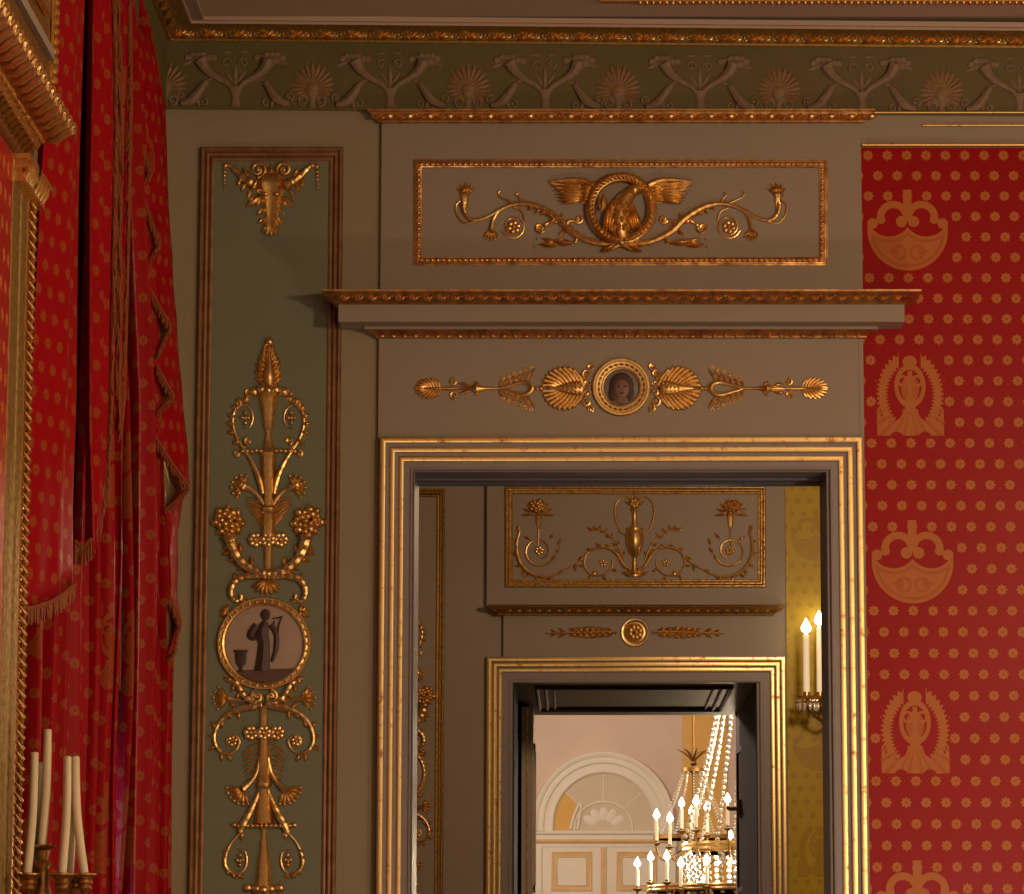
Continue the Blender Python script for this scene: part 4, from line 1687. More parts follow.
# ---------------- assumed console table, added below as support, and candelabrum under the mirror
YK = 8.15
zt_ = .95
t = thing('assumed_console_table', (-1.12, 7.6, 0), 'assumed marble-topped gilt console table under the gilded pilaster frame', 'table')
mb_box('top', 'marble', t, (XL + .01, -.92, 6.7, 8.45, zt_ - .035, zt_))
mb_box('apron', 'golddull', t, (XL + .02, -.95, 6.74, 8.41, zt_ - .15, zt_ - .035))
for y in (6.8, 8.34):
    for x in (XL + .07, -1.0):
        q = MB()
        q.lathe3((x, y, 0), [(0, .035), (.04, .035), (.06, .02), (.4, .026), (.74, .036), (.80, .036)], 12)
        q.build('leg', 'golddull', t)
K0 = W(43, 876, YK)
sK = YK / F
t = thing('candelabrum', (K0.x, YK, zt_), 'gilded branched candelabrum with unlit candles at the bottom left corner', 'candelabrum')
q = MB()
h = K0.z - zt_
q.lathe3((K0.x, YK, zt_), [(0, .085), (.02, .085), (.035, .06), (.06, .03), (.12, .018), (h * .5, .022), (h * .55, .034), (h * .6, .02), (h - .09, .016), (h - .05, .026), (h - .02, .014), (h + .01, .012), (h + .028, .020), (h + .036, .011), (h + .05, .014), (h + .058, .016)], 18)
q.build('stem', 'brass', t)
q = MB()
zc_ = W(45, 846, YK).z
q.lathe3((K0.x, YK, zc_ - .008), [(0, .012), (.004, .026), (.008, .029), (.010, .027), (.008, .012)], 20)
q.build('drip_pan', 'brass', t)
cups = [(29, -.03), (40, .03), (62, -.03), (71, .03), (84, .0)]
for x, dy in cups:
    p = W(x, 874, YK + dy)
    q = MB()
    q.lathe3((p.x, p.y, p.z - .045), [(0, .006), (.004, .012), (.012, .019), (.02, .014), (.024, .021), (.032, .016), (.036, .022), (.043, .030), (.046, .030), (.046, .013)], 18)
    c = q.build('cup', 'brass', t)
    q = MB()
    e = Vector((p.x, p.y, p.z - .045))
    s = Vector((K0.x, YK, K0.z - .16))
    m_ = Vector(((p.x + K0.x) / 2, (p.y + YK) / 2, K0.z - .17))
    q.tube3([Vector(v) for v in crom([tuple(s), tuple(m_), (e.x, e.y, e.z - .04), tuple(e)], 5)], .0065, 8)
    q.build('arm', 'brass', t)
CANDLES = [((34.5, 753), (27, 873), 4.4, -.03, 'unlit ivory candle leaning, leftmost on the candelabrum'),
           ((47.5, 730), (42, 845), 4.3, .0, 'tallest unlit ivory candle, standing on the raised centre pan of the candelabrum'),
           ((39.5, 763), (37, 873), 4.0, .03, 'unlit ivory candle behind the tallest one, low on the left of the candelabrum'),
           ((67.5, 757), (62, 873), 4.2, -.03, 'unlit ivory candle leaning right, first of the right-hand trio on the candelabrum'),
           ((72, 758), (69.5, 873), 4.0, .03, 'unlit ivory candle upright between two leaning ones on the right of the candelabrum'),
           ((75.5, 757), (84, 873), 4.2, .0, 'unlit ivory candle bent leftward, rightmost on the candelabrum')]
for (tx, ty), (bx, by), r, dy, lab in CANDLES:
    a, c = W(bx, by, YK + dy), W(tx, ty, YK + dy * .4)
    rr = r * sK
    q = MB()
    mid = a.lerp(c, .5) + Vector((.004 if tx > bx else -.006, 0, 0))
    pts = [Vector(v) for v in crom([tuple(a), tuple(mid), tuple(c)], 5)]
    q.tube3(pts + [c + (c - mid).normalized() * .002], [rr * lerp(1.08, .95, i / (len(pts) - 1)) for i in range(len(pts))] + [rr * .5], 14)
    o = tag(q.build('candle', 'wax', None), lab, 'candle', 'unlit candles in the candelabrum')
    q = MB()
    q.tube3([c - Vector((0, 0, .004)), c + Vector((0, 0, .006)), c + Vector((.002, 0, .009))], .0012, 5)
    q.build('wick', 'figure', o)

# ================================================================== THE SECOND ROOM
X2L, X2R, Z2 = -2.4, 5.5, 5.6
S2 = YB / F
dB0, dB1 = W(513, 760, YB).x, W(757.5, 760, YB).x
zB = W(636, 680, YB).z
Y1 = YA + TA
struct(mb_box('floor', 'wood', None, (X2L, X2R, Y1, YP + .1, -.1, 0)))
struct(mb_box('ceiling', 'ceil', None, (X2L, X2R, Y1, YB, Z2, Z2 + .1)))
struct(mb_box('wall_west', 'wall', None, (X2L - .1, X2L, Y1, YB, 0, Z2)))
struct(mb_box('wall_east', 'yellow', None, (X2R, X2R + .1, Y1, YB, 0, Z2)))
struct(mb_box('wall_south', 'wall', None, (XL - 1.2, dA0, Y1 - .02, Y1, 0, Z2), (dA1, X2R, Y1 - .02, Y1, 0, Z2), (dA0, dA1, Y1 - .02, Y1, zA, Z2)))
Y2E = YB + .02
struct(mb_box('wall_north', 'board', None, (X2L, dB0, YB, YP, 0, Z2), (dB1, X2R, YB, YP, 0, Z2), (dB0, dB1, YB, YP, zB, Z2)))
# panel with arabesque left of the far doorway
t = thing('wall_panel', W(400, 780, YB), 'grey-green wall panel with gilt moulding in the next room, glimpsed at the left of the near doorway', 'panel')
xa, xb = W(346, 600, YB).x, W(444.5, 600, YB).x
zp = W(430, 489, YB).z
mb_box('field', 'board', t, (xa, xb, YB - .006, YB, .9, zp))
q = MB()
for (i0, h0), (i1, h1) in zip(pfm, pfm[1:]):
    rows = []
    for i, h in ((i0, h0), (i1, h1)):
        dx, dh = i * S1 * .95, h * S1
        rows.append([Vector((xa + dx, YB - dh - .004, .9)), Vector((xa + dx, YB - dh - .004, zp - dx)), Vector((xb - dx, YB - dh - .004, zp - dx)), Vector((xb - dx, YB - dh - .004, .9))])
    q.grid(rows)
q.build('moulding', 'golddull', t)
dl = W(398, 772, YB - .006) - W(264, 643, YG)
dup(AR_UP, dl, 'gilded arabesque with fruit in the next room, half hidden by the near door frame')
dup(MEDAL, dl, 'round medallion in the next room, half hidden by the near door frame')
dup(AR_LO, dl, 'gilded hanging arabesque in the next room, under the half-hidden medallion')

# overdoor of the second room
YQ = YB - .03
cx = 634.4
bl, br = W(487, 560, YB).x, W(784.5, 560, YB).x
t = thing('overdoor_board', W(635, 600, YQ), 'taupe overdoor board with gilt frame around the vase, above the far doorway', 'panel')
board('board', bl, br, YQ, YB + .01, W(635, 606, YQ).z, W(635, 455, YQ).z, 'board', t)
q = R(YQ)
q.frame(505, 486.5, 765.5, 587.5, [(0, 0), (0, 1)] + half_round(0, 2.6, 1.6, 5, .6) + half_round(3, 5.2, 1.4, 5, .4) + half_round(5.6, 7.6, 1, 5, .2) + [(7.8, 0)])
q.build('frame', 'golddull', t)
t = thing('overdoor_cornice', W(635, 616, YQ), 'small gilt cornice moulding between vase panel and rosette frieze over the far doorway', 'cornice')
fl, fr_ = W(503.5, 630, YB).x, W(768.5, 630, YB).x
cornice_part('gilt_ogee', 'golddull', [(615.6, .0), (614.6, .03), (613, .032), (610.5, .046), (608.5, .07), (607, .076), (605, .078), (604.6, .08), (604.6, .0)], fl, fr_, YQ, t)
q = R(YQ - .04)
for i in range(27):
    q.dome(509 + i * 9.9, 610, 3.6, 2, 2.2, n=7, k=2)
q.build('leaf_row', 'gold', t)
t = thing('overdoor_frieze', W(635, 655, YQ), 'narrow taupe frieze board between the small cornice and the far door frame', 'panel')
board('board', fl, fr_, YB - .022, YB + .01, W(635, 660, YQ).z, W(635, 612, YQ).z, 'board', t)

# vase with scrolls
t = thing('vase_relief', W(cx, 577, YQ), 'gilded two-handled vase with leafy scrolls inside the gilt frame over the far doorway', 'relief')
q = R(YQ, cx)
q.lathe(cx, 577, 90, [(0, 8), (2, 8), (4, 4), (9, 2.4), (13, 3), (18, 2), (21, 3.5), (24, 6.5), (34, 9.2), (42, 9.6), (45, 8), (47, 9), (49, 8.6), (50, 4), (56, 2.6), (64, 2.8), (68, 5), (70, 4)], n=12, flute=4, fd=.06)
q.build('body', 'gold', t)
for sg in (0, 1):
    q = R(YQ, cx)
    q.flip = bool(sg)
    q.tube([(632, 498), (624, 497), (617, 502), (614.5, 512), (617, 524), (622, 533), (626, 535)], .95)
    for i in range(7):
        q.ball(615.5 + abs(i - 2) * .9, 501 + i * 5, 1.2)
    q.build('handle', 'gold', t)
    q = R(YQ, cx)
    q.flip = bool(sg)
    q.tube([(631, 570), (624, 566), (618, 556), (610, 549), (600, 547.5), (590, 551), (582, 559), (575, 565)], [1.6, 1.8, 1.6, 1.5, 1.4, 1.3, 1.2, 1], wave=.1)
    q.tube([(587, 553), (584, 562), (587, 571), (595, 575.5), (605, 574), (612, 567), (612, 559)], [1.3, 1.2, 1.1, 1.1, 1.1, 1, .9])
    for x, y, a in ((618, 555, 100), (610, 549, 120), (601, 547, 140), (592, 550, 160), (584, 557, 190), (578, 563, 210), (585, 566, 170), (591, 574, 230), (602, 575, 300), (611, 569, 330), (576, 565, 250)):
        q.leaf(x, y, 7, 1.6, a, 1.8, 20)
    q.flower(603, 563, 4, 5)
    q.leaf(596, 571, 7, 3, 240, 2)
    q.build('scroll', 'gold', t)
    q = R(YQ, cx)
    q.flip = bool(sg)
    q.tube([(624, 560), (618, 546), (610, 536), (601, 530), (590, 531)], [.9, .9, .8, .8, .7])
    for i in range(6):
        x, y = lerp(622, 592, i / 5), [556, 546, 538, 533, 530, 530.5][i]
        q.leaf(x, y, 6, 1.4, 150, 1.5)
        q.leaf(x, y, 6, 1.4, 60, 1.5)
    q.build('sprig', 'gold', t)
q = R(YQ)
q.flower(cx, 503, 5, 6)
q.fan(cx, 507, 11, 5, 150, 30, 1.8, 2, 1, 11.5, .1)
q.build('flower', 'gold', t)
q = R(YQ, cx)
q.both(lambda: (q.leaf(cx - 1, 576, 13, 2.4, 168, 2.2, -10), q.leaf(cx - 1, 573, 9, 2, 150, 2)))
q.build('foot_leaf', 'gold', t)
for sg, wd in ((0, 'left'), (1, 'right')):
    t = thing('flower_scroll_relief', W(536 if not sg else 732, 577, YQ), 'gilded flower basket on a leafy scroll, ' + wd + ' of the vase over the far doorway', 'relief', 'flower scrolls beside the vase')
    q = R(YQ, cx)
    q.flip = bool(sg)
    q.tube([(572, 566), (560, 573), (548, 577), (534, 575), (523, 567), (517.5, 555), (517, 542), (519.5, 531), (518, 525)], [.9, 1, 1.4, 1.8, 2, 1.8, 1.5, 1.2, .8], wave=.1)
    q.spiral(539, 551, 16, 8, 330, -1.1, 1.2, .9)
    for x, y, a in ((530, 574, 200), (522, 566, 170), (517, 556, 140), (517, 545, 120), (519, 533, 100), (524, 569, 250), (535, 575, 280), (546, 577, 330), (558, 573, 20), (551, 560, 40), (556, 553, 50), (530, 540, 140), (549, 538, 30), (558, 545, 60)):
        q.leaf(x, y, 7.5, 1.7, a, 1.8, 20)
    q.build('scroll', 'gold', t)
    q = R(YQ, cx)
    q.flip = bool(sg)
    q.flower(539, 550.5, 5, 6)
    q.build('rosette', 'gold', t)
    q = R(YQ, cx)
    q.flip = bool(sg)
    q.tube([(538, 546), (538.5, 536), (538.5, 528)], .8)
    q.lathe(538.5, 529, 90, [(0, 1.2), (3, 2.6), (12, 3.6), (13, 4.2), (14, 3.8)], flute=3)
    q.build('basket', 'gold', t)
    q = R(YQ, cx)
    q.flip = bool(sg)
    q.bunch(537, 507, 9, 14, 5 + sg, .27)
    q.fan(537.5, 514, 17, 9, 185, -5, 1.7, 2, 0, 15, .2)
    q.build('flowers', 'gold', t)
# rosette and sprays on the frieze board
YR = YB - .022
rc2 = (634.8, 632.5)
t = thing('rosette_relief', W(rc2[0], 647, YR), 'round gilded rosette boss at the middle of the narrow frieze over the far doorway', 'rosette')
q = R(YR)
prof = [(8, .4), (9, 1.6), (10.5, 1.2), (12, 2.2), (13.6, 2.2), (14.4, 1.2), (14.4, 0)]
q.grid([[q.P(rc2[0] + r * math.cos(2 * pi * i / 40), rc2[1] + r * math.sin(2 * pi * i / 40), h) for i in range(40)] for r, h in prof], True)
q.build('ring', 'goldband', t)
q = R(YR)
q.flower(rc2[0], rc2[1], 8.5, 8)
q.build('flower', 'gold', t)
for sg, wd in ((0, 'left'), (1, 'right')):
    t = thing('laurel_spray_relief', W(580 if not sg else 690, 633, YR), 'gilded laurel spray on the narrow frieze, ' + wd + ' of the rosette over the far doorway', 'spray', 'laurel sprays beside the rosette')
    q = R(YR, rc2[0])
    q.flip = bool(sg)
    q.tube([(617, 632.5), (600, 632), (575, 633), (546, 633.5)], [1.4, 1.4, 1.2, .7])
    q.build('stem', 'gold', t)
    q = R(YR, rc2[0])
    q.flip = bool(sg)
    for i in range(7):
        x = 613 - i * 6.2
        l = 13 - abs(i - 2.5) * 1.3
        for s in (-1, 1):
            q.leaf(x, 632.5, l, 1.8, 180 + s * 42, 2, -s * 22)
        q.ball(x - 4, 632.5, 1.5, .8)
    for s in (-1, 1):
        q.leaf(566, 633, 10, 1.7, 180 + s * 30, 1.6)
        q.leaf(557, 633, 8, 1.4, 180 + s * 26, 1.4)
    q.build('leaves', 'gold', t)

# frame and lining of the far doorway
t = thing('door_frame', W(636, 657, YB), 'bright gilt three-banded door frame around the far doorway', 'door frame')
for nm, mt, pf in [('gilt_band', 'goldband', half_round(0, 4.9, 0.9, 6, 4.6)), ('gilt_band', 'goldband', half_round(5.3, 10.2, 0.9, 6, 3.6)), ('gilt_band', 'goldband', half_round(10.6, 15.4, 0.9, 6, 2.6)),
                   ('fascia', 'lilac', [(0, -1), (0, 4.4), (5.2, 4.4), (5.2, 3.4), (10.4, 3.4), (10.4, 2.4), (15.4, 2.4), (15.6, 1.8), (22.6, 1.8)]),
                   ('inner_bead', 'lilac', half_round(22, 26, 1.4, 5, 1.4) + [(26, -6)])]:
    plumb_frame(YB, 486.8, 657.0, 784.9, pf, 0, 0, S2).build(nm, mt, t)
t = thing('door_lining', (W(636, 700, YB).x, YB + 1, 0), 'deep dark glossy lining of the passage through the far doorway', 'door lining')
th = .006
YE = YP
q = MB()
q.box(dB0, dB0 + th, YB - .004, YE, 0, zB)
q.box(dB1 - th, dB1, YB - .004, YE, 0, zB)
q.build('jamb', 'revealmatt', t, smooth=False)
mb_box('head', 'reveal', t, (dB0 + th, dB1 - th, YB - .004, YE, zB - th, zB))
# raised moulding of the soffit
q = MB()
fx0, fx1, fy0, fy1 = dB0 + .12, dB1 - .12, YB + .3, YB + 1.75
for k in range(3):
    e = k * .045
    z = zB - th - .006
    pts = [(fx0 + e, fy0 + e, z), (fx1 - e, fy0 + e, z), (fx1 - e, fy1 - e, z), (fx0 + e, fy1 - e, z)]
    for a, c in zip(pts, pts[1:] + pts[:1]):
        q.tube3([a, c], .012 - k * .003, 8)
q.build('soffit_moulding', 'reveal', t)
# end wall of the passage with the two folded leaves
zE = W(636, 714.5, YP).z
eL, eR = W(533, 800, YP).x, W(736, 800, YP).x
q = MB()
q.box(dB0, eL, YP - .05, YP, 0, zB)
q.box(eR, dB1, YP - .05, YP, 0, zB)
q.box(eL, eR, YP - .05, YP, zE, zB)
q.build('door_stop', 'reveal', t, smooth=False)


def leaf_door(name, xh, xf, yh, yf, sgn, mat, th=.024):
    """open door leaf from the hinge (xh,yh) to its free edge (xf,yf)"""
    d = Vector((xf - xh, yf - yh, 0))
    L = d.length
    d.normalize()
    nrm = Vector((-d.y, d.x, 0)) * sgn
    z0, z1 = .01, zE - .012

    def slab(q, a0, a1, b0, b1, zz0, zz1):
        pts = []
        for a in (a0, a1):
            for b_ in (b0, b1):
                for z in (zz0, zz1):
                    p = Vector((xh, yh, 0)) + d * a + nrm * b_
                    pts.append((p.x, p.y, z))
        q.add(pts, [(0, 1, 3, 2), (4, 6, 7, 5), (0, 4, 5, 1), (2, 3, 7, 6), (0, 2, 6, 4), (1, 5, 7, 3)])
    q = MB()
    slab(q, 0, L, 0, th, z0, z1)
    o = struct(q.build(name, mat, None, smooth=False))
    for za, zb2 in ((.2, .95), (1.1, 2.1), (2.25, z1 - .2)):
        q = MB()
        for b_, c_ in ((0, -.012),):
            slab(q, .10, L - .10, 0, -.012, za, za + .03)
            slab(q, .10, L - .10, 0, -.012, zb2 - .03, zb2)
            slab(q, .10, .13, 0, -.012, za, zb2)
            slab(q, L - .13, L - .10, 0, -.012, za, zb2)
        q.build('panel_moulding', mat, o, smooth=False)
    return o


SGL = -1
lf = Vector((W(521.5, 800, YB + 1.45).x, YB + 1.45, 0))
rf = Vector((W(748, 800, YB + 1.45).x, YB + 1.45, 0))
ew = W(533, 800, lf.y).x - lf.x
dl_ = leaf_door('door_1', lf.x + ew, lf.x + ew, YP - .06, lf.y, SGL, 'leafbeige', ew)
q = MB()
q.box(lf.x + ew * .42, lf.x + ew * .56, lf.y - .006, lf.y, .02, zE - .02)
q.build('rebate_strip', 'brass', dl_, smooth=False)
dr_ = leaf_door('door_2', eR, rf.x, YP - .06, rf.y, -SGL, 'leafpaint')
q = MB()
h_ = W(740, 809, YB + 1.7)
q.box(eR - .02, eR + .03, YP - .5, YP - .42, h_.z - .05, h_.z + .05)
q.tube3([(eR - .02, YP - .46, h_.z), (eR - .06, YP - .46, h_.z), (eR - .07, YP - .56, h_.z)], .011, 8)
q.build('door_handle', 'brass', dr_)

# yellow silk and the wall sconce
c1 = W(799, 745, YB)
o = silk_plane('silk_wall_covering', YB, W(786, 600, YB).x, X2R, .9, Z2 - .4, c1.x + .1, c1.z, .008, 'yellow')
tag(o, 'golden yellow silk wall covering in the next room, behind the wall sconce', 'wall covering')
sx, sy = W(836, 700, YB).x, YB - .17
t = thing('wall_sconce', (sx, YB, W(830, 712, YB).z), 'gilded wall sconce hung with crystal drops on the yellow silk', 'sconce')
q = MB()
zs_ = W(830, 705, YB).z
q.lathe3((sx, YB - .02, zs_ - .12), [(0, .01), (.02, .03), (.10, .04), (.16, .03), (.2, .045), (.24, .01)], 12)
q.build('back_plate', 'brass', t)
SC = [(806.8, 697, .24), (820, 697, .10), (849, 697, .10)]
for i, (x, y, dy) in enumerate(SC):
    p = W(x, y, YB - dy)
    q = MB()
    q.tube3([Vector(v) for v in crom([(sx, YB - .05, zs_ - .05), ((sx + p.x) / 2, YB - dy * .8, zs_ - .10), (p.x, p.y, p.z - .05), (p.x, p.y, p.z)], 5)], .008, 8)
    q.build('arm', 'brass', t)
    q = MB()
    q.lathe3((p.x, p.y, p.z - .004), [(-.02, .008), (-.012, .022), (0, .048), (.008, .05), (.008, .018), (.03, .018)], 16)
    q.build('drip_pan', 'goldband', t)
    q = MB()
    for k in range(10):
        a = 2 * pi * k / 10
        q.ball3((p.x + .046 * math.cos(a), p.y + .046 * math.sin(a), p.z - .02), .006, 6)
        q.ball3((p.x + .046 * math.cos(a), p.y + .046 * math.sin(a), p.z - .052), .009, 6, 0, 2.4)
    q.build('crystal_drops', 'crystal', t)


def lit_candle(base, h, r, label, group, parts=True, fs=1.):
    q = MB()
    q.lathe3(base, [(0, r), (h * .9, r * .95), (h - r * .5, r * .9), (h, r * .5)], 10)
    o = tag(q.build('candle', 'glow', None), label, 'candle', group)
    q = MB()
    q.lathe3((base[0], base[1], base[2] + h + .004), [(0, .005 * fs), (.008 * fs, .015 * fs), (.02 * fs, .020 * fs), (.036 * fs, .013 * fs), (.058 * fs, .001)], 8)
    q.build('flame', 'flame', o)
    return o


SL_ = ['tall lit candle on the wall sconce, the one farther from the door frame', 'lit candle on the wall sconce, right beside the near door frame', 'lit candle on the wall sconce, hidden behind the near door frame']
for (x, y, dy), lab in list(zip(SC, SL_))[:2]:
    p = W(x, y, YB - dy)
    top = W(x, 634 if x < 810 else 626, YB - dy)
    lit_candle(p, top.z - p.z, .0165, lab, 'lit candles of the wall sconce', fs=1.35)

# ================================================================== THE THIRD ROOM
X3L, X3R, Z3 = -9., 9., 8.5
struct(mb_box('floor', 'wood', None, (X3L, X3R, YP + .1, YC, -.1, 0)))
struct(mb_box('ceiling', 'white', None, (X3L, X3R, YP + .05, YC, Z3, Z3 + .1)))
struct(mb_box('wall_north', 'pink', None, (X3L, X3R, YC, YC + .2, 0, Z3)))
struct(mb_box('wall_west', 'pink', None, (X3L - .1, X3L, YP + .05, YC, 0, Z3)))
struct(mb_box('wall_east', 'pink', None, (X3R, X3R + .1, YP + .05, YC, 0, Z3)))
struct(mb_box('wall_south', 'white', None, (X3L, eL, YP + .001, YP + .05, 0, Z3), (eR, X3R, YP + .001, YP + .05, 0, Z3), (eL, eR, YP + .001, YP + .05, zE, Z3)))
q = MB()
q.box(W(683, 780, YC).x, W(727, 780, YC).x, YC - .02, YC, 0, Z3 - .01)
tag(q.build('wall_strip', 'ochre', None, smooth=False), 'ochre vertical wall strip right of the arched white door', 'wall strip')
# arched door
S3 = YC / F
t = thing('arched_door', W(603, 1090, YC), 'white arched double door with fanlight and gilt panels in the far room', 'door')
t.location.z = 0
ORG[t.name] = Vector(t.location)
ax_, ay_ = 603.5, 824.


def arch_band(name, mat, prof, a0=0, a1=180, ybot=None, k=40):
    q = R(YC)
    rows = []
    for r, h in prof:
        row = []
        if ybot:
            row.append(q.P(ax_ + r, ybot, h))
        for i in range(k + 1):
            a = math.radians(lerp(a0, a1, i / k))
            row.append(q.P(ax_ + r * math.cos(a), ay_ - r * 1.02 * math.sin(a), h))
        if ybot:
            row.append(q.P(ax_ - r, ybot, h))
        rows.append(row)
    q.grid(rows)
    return q.build(name, mat, t)


ar = arch_band('arch', 'white', [(50, -2), (50, 2.5), (51.5, 3.2), (53, 2.5), (59, 2.8), (60, 4.2), (63, 4.6), (65, 4), (67, 5.6), (70.5, 5.6), (71, 4), (71, -1)], 0, 180, 831)
q = R(YC)
pts = [(ax_ + 51 * math.cos(math.radians(a)), ay_ - 51 * math.sin(math.radians(a))) for a in range(0, 181, 6)]
q.slab([(ax_ + 51, 831)] + pts + [(ax_ - 51, 831)], 0, .6)
fl_ = q.build('fanlight', 'fan', t)
q = R(YC)
q.slab([(ax_ - 50, 830)] + [(ax_ + 49 * math.cos(math.radians(a)), ay_ - 49 * math.sin(math.radians(a))) for a in (178, 170, 162, 154, 147, 140)] + [(ax_ - 27, 802), (ax_ - 31, 816), (ax_ - 33, 830)], .6, .9)
q.build('amber_pane', 'ochre', fl_)
q = R(YC)
for a in (40, 90, 140):
    c_, s_ = math.cos(math.radians(a)), math.sin(math.radians(a))
    q.tube([(ax_ + c_ * 26, ay_ - s_ * 22), (ax_ + c_ * 50, ay_ - s_ * 50)], .7, k=1)
q.tube([(ax_ + 29 * math.cos(math.radians(a)), ay_ + 4 - 26 * math.sin(math.radians(a))) for a in range(-6, 187, 12)], 1.2, k=2)
for i in range(5):
    a = 30 + 30 * i
    c_, s_ = math.cos(math.radians(a)), math.sin(math.radians(a))
    q.dome(ax_ + c_ * 16, ay_ + 3 - s_ * 13, 8.5, 5, 1.2, rot=a)
q.tube([(ax_ - 33, 829), (ax_ - 28, 812), (ax_ - 22, 804), (ax_ - 26, 829)], 1.6)
q.build('fan_tracery', 'white', fl_)
q = R(YC)
q.slab([(ax_ - 73, 831), (ax_ + 73, 831), (ax_ + 73, 847), (ax_ - 73, 847)], 0, 3.5)
im = q.build('transom', 'white', t, smooth=False)
q = R(YC)
q.tube([(ax_ - 73, 833, 3), (ax_ + 73, 833, 3)], 1.8, k=1)
q.build('transom_moulding', 'white', im)
q = R(YC)
q.tube([(ax_ - 68, 841.5, 2.6), (ax_ + 68, 841.5, 2.6)], 2.0, k=1)
q.build('gilt_line', 'creamgold', im)
for s in (-1, 1):
    q = R(YC)
    xs_ = sorted((ax_ + s * 62, ax_ + s * 72))
    a, c = W(xs_[0], 900, YC), W(xs_[1], 900, YC)
    q.box(a.x, c.x, YC - .05, YC, 0, W(603, 847, YC).z)
    q.build('jamb', 'white', t, smooth=False)
    q = MB()
    a, c = sorted((W(ax_ + s * 2, 900, YC).x, W(ax_ + s * 62, 900, YC).x))
    z1 = W(603, 847, YC).z
    q.box(a, c, YC - .03, YC, 0, z1)
    lf_ = q.build('door_leaf', 'white', t, smooth=False)
    y0_, y1_ = 851.5, 891
    xa_, xb_ = (551.5, 592) if s < 0 else (616.5, 657)
    q = R(YC - .03)
    q.frame(xa_, y0_, xb_, y1_, [(0, 0), (0, .8), (1, 1.2), (2.4, .6), (4.6, .5), (5.6, 1.0), (6, 0)])
    q.build('panel_frame', 'creamgold', lf_)
    q = R(YC - .03)
    q.frame(xa_, 897, xb_, 985, [(0, 0), (0, .8), (1, 1.2), (2.4, .6), (4.6, .5), (5.6, 1.0), (6, 0)])
    q.build('panel_frame', 'creamgold', lf_)
q = MB()
a = W(603.5, 900, YC)
q.box(a.x - 2.6 * S3, a.x + 2.6 * S3, YC - .045, YC - .02, 0, W(603, 847, YC).z)
q.build('meeting_stile', 'creamgold', t, smooth=False)

# ---------------- big chandelier
YH = 26.
sH = YH / (F * CT)
hc = W(745, 848, YH)
ch = thing('chandelier', (hc.x, YH, hc.z), 'large crystal chandelier with lit candles in the far room beside the door leaf', 'chandelier')
R1, R2 = .45, .70
z1 = 0.
z2 = W(700, 889, YH).z - hc.z


def hoop(name, r, z, hgt, mat='goldband'):
    q = MB()
    q.lathe3((hc.x, YH, hc.z + z), [(-hgt / 2, r - .012), (-hgt / 2, r + .004), (-hgt / 4, r + .012), (0, r + .004), (hgt / 4, r + .012), (hgt / 2, r + .004), (hgt / 2, r - .012), (-hgt / 2, r - .012)], 40)
    return q.build(name, mat, ch)


hoop('upper_hoop', R1, 0, .075)
hoop('lower_hoop', R2, z2, .05)
hoop('crown_hoop', .10, 1.75, .05)
q = MB()
q.tube3([(hc.x, YH, Z3), (hc.x, YH, hc.z + .2)], .012, 8)
q.tube3([(hc.x, YH, hc.z + .2), (hc.x, YH, hc.z - .8)], .02, 8)
for k in range(4):
    a = pi / 2 * k + .4
    q.tube3([(hc.x, YH, hc.z), (hc.x + R1 * math.cos(a), YH + R1 * math.sin(a), hc.z)], .008, 6)
    q.tube3([(hc.x, YH, hc.z + z2), (hc.x + R2 * math.cos(a), YH + R2 * math.sin(a), hc.z + z2)], .008, 6)
q.build('stem', 'brass', ch)
for k in range(20):
    a = 2 * pi * k / 20 + .12
    q = MB()
    for i in range(42):
        u = i / 41
        r_ = lerp(.10, R1, u ** 1.5)
        q.ball3((hc.x + r_ * math.cos(a), YH + r_ * math.sin(a), hc.z + lerp(1.75, .04, u)), .0155, 6)
    q.build('crystal_string', 'crystal', ch)
for k in range(28):                               # basket below the upper hoop
    a = 2 * pi * k / 28
    q = MB()
    for i in range(22):
        u = i / 21
        r_ = R1 * math.cos(u * pi / 2 * .93)
        q.ball3((hc.x + r_ * math.cos(a), YH + r_ * math.sin(a), hc.z - .05 - .62 * math.sin(u * pi / 2)), .018, 6)
    q.build('basket_string', 'crystal', ch)
for k in range(24):                               # prisms of the hoops
    a = 2 * pi * (k + .5) / 24
    q = MB()
    q.ball3((hc.x + R1 * math.cos(a), YH + R1 * math.sin(a), hc.z - .085), .016, 6, 0, 2.4)
    q.ball3((hc.x + R2 * math.cos(a), YH + R2 * math.sin(a), hc.z + z2 - .07), .016, 6, 0, 2.4)
    q.build('crystal_drop', 'crystal', ch)
UP = [(180, .64, 815.6, 'outermost'), (213, .66, 819, 'second from the left'), (134, .64, 804, ''), (232, .60, 802, ''), (128, .60, 812, ''), (114, .62, 808, ''), (256, .62, 800, ''), (97, .64, 836, ''), (0, .64, 812, ''), (40, .64, 808, ''), (320, .64, 808, ''), (70, .64, 808, ''), (290, .64, 806, '')]
LO = [(180, .78, 864), (150, .78, 858), (222, .78, 857), (228, .72, 864), (118, .60, 881), (247, .78, 861), (270, .78, 861), (0, .78, 862), (30, .78, 861), (330, .78, 861), (60, .78, 861), (300, .78, 861), (90, .78, 861)]
n_ = 0
ordu = ['outermost on the left of the upper tier', 'second from the left end of the upper tier', 'third from the left end of the upper tier', 'tall in front of the crystal strings on the upper tier', 'just behind the tall front one of the upper tier', 'before the left crystal string of the upper tier', 'close to the door leaf on the upper tier', 'low beside the door leaf edge on the upper tier']
ordl = ['outermost on the left of the lower tier', 'second from the left end of the lower tier', 'third from the left end of the lower tier', 'fourth from the left end of the lower tier', 'in front of the crystal basket of the lower tier', 'right of the basket centre on the lower tier']
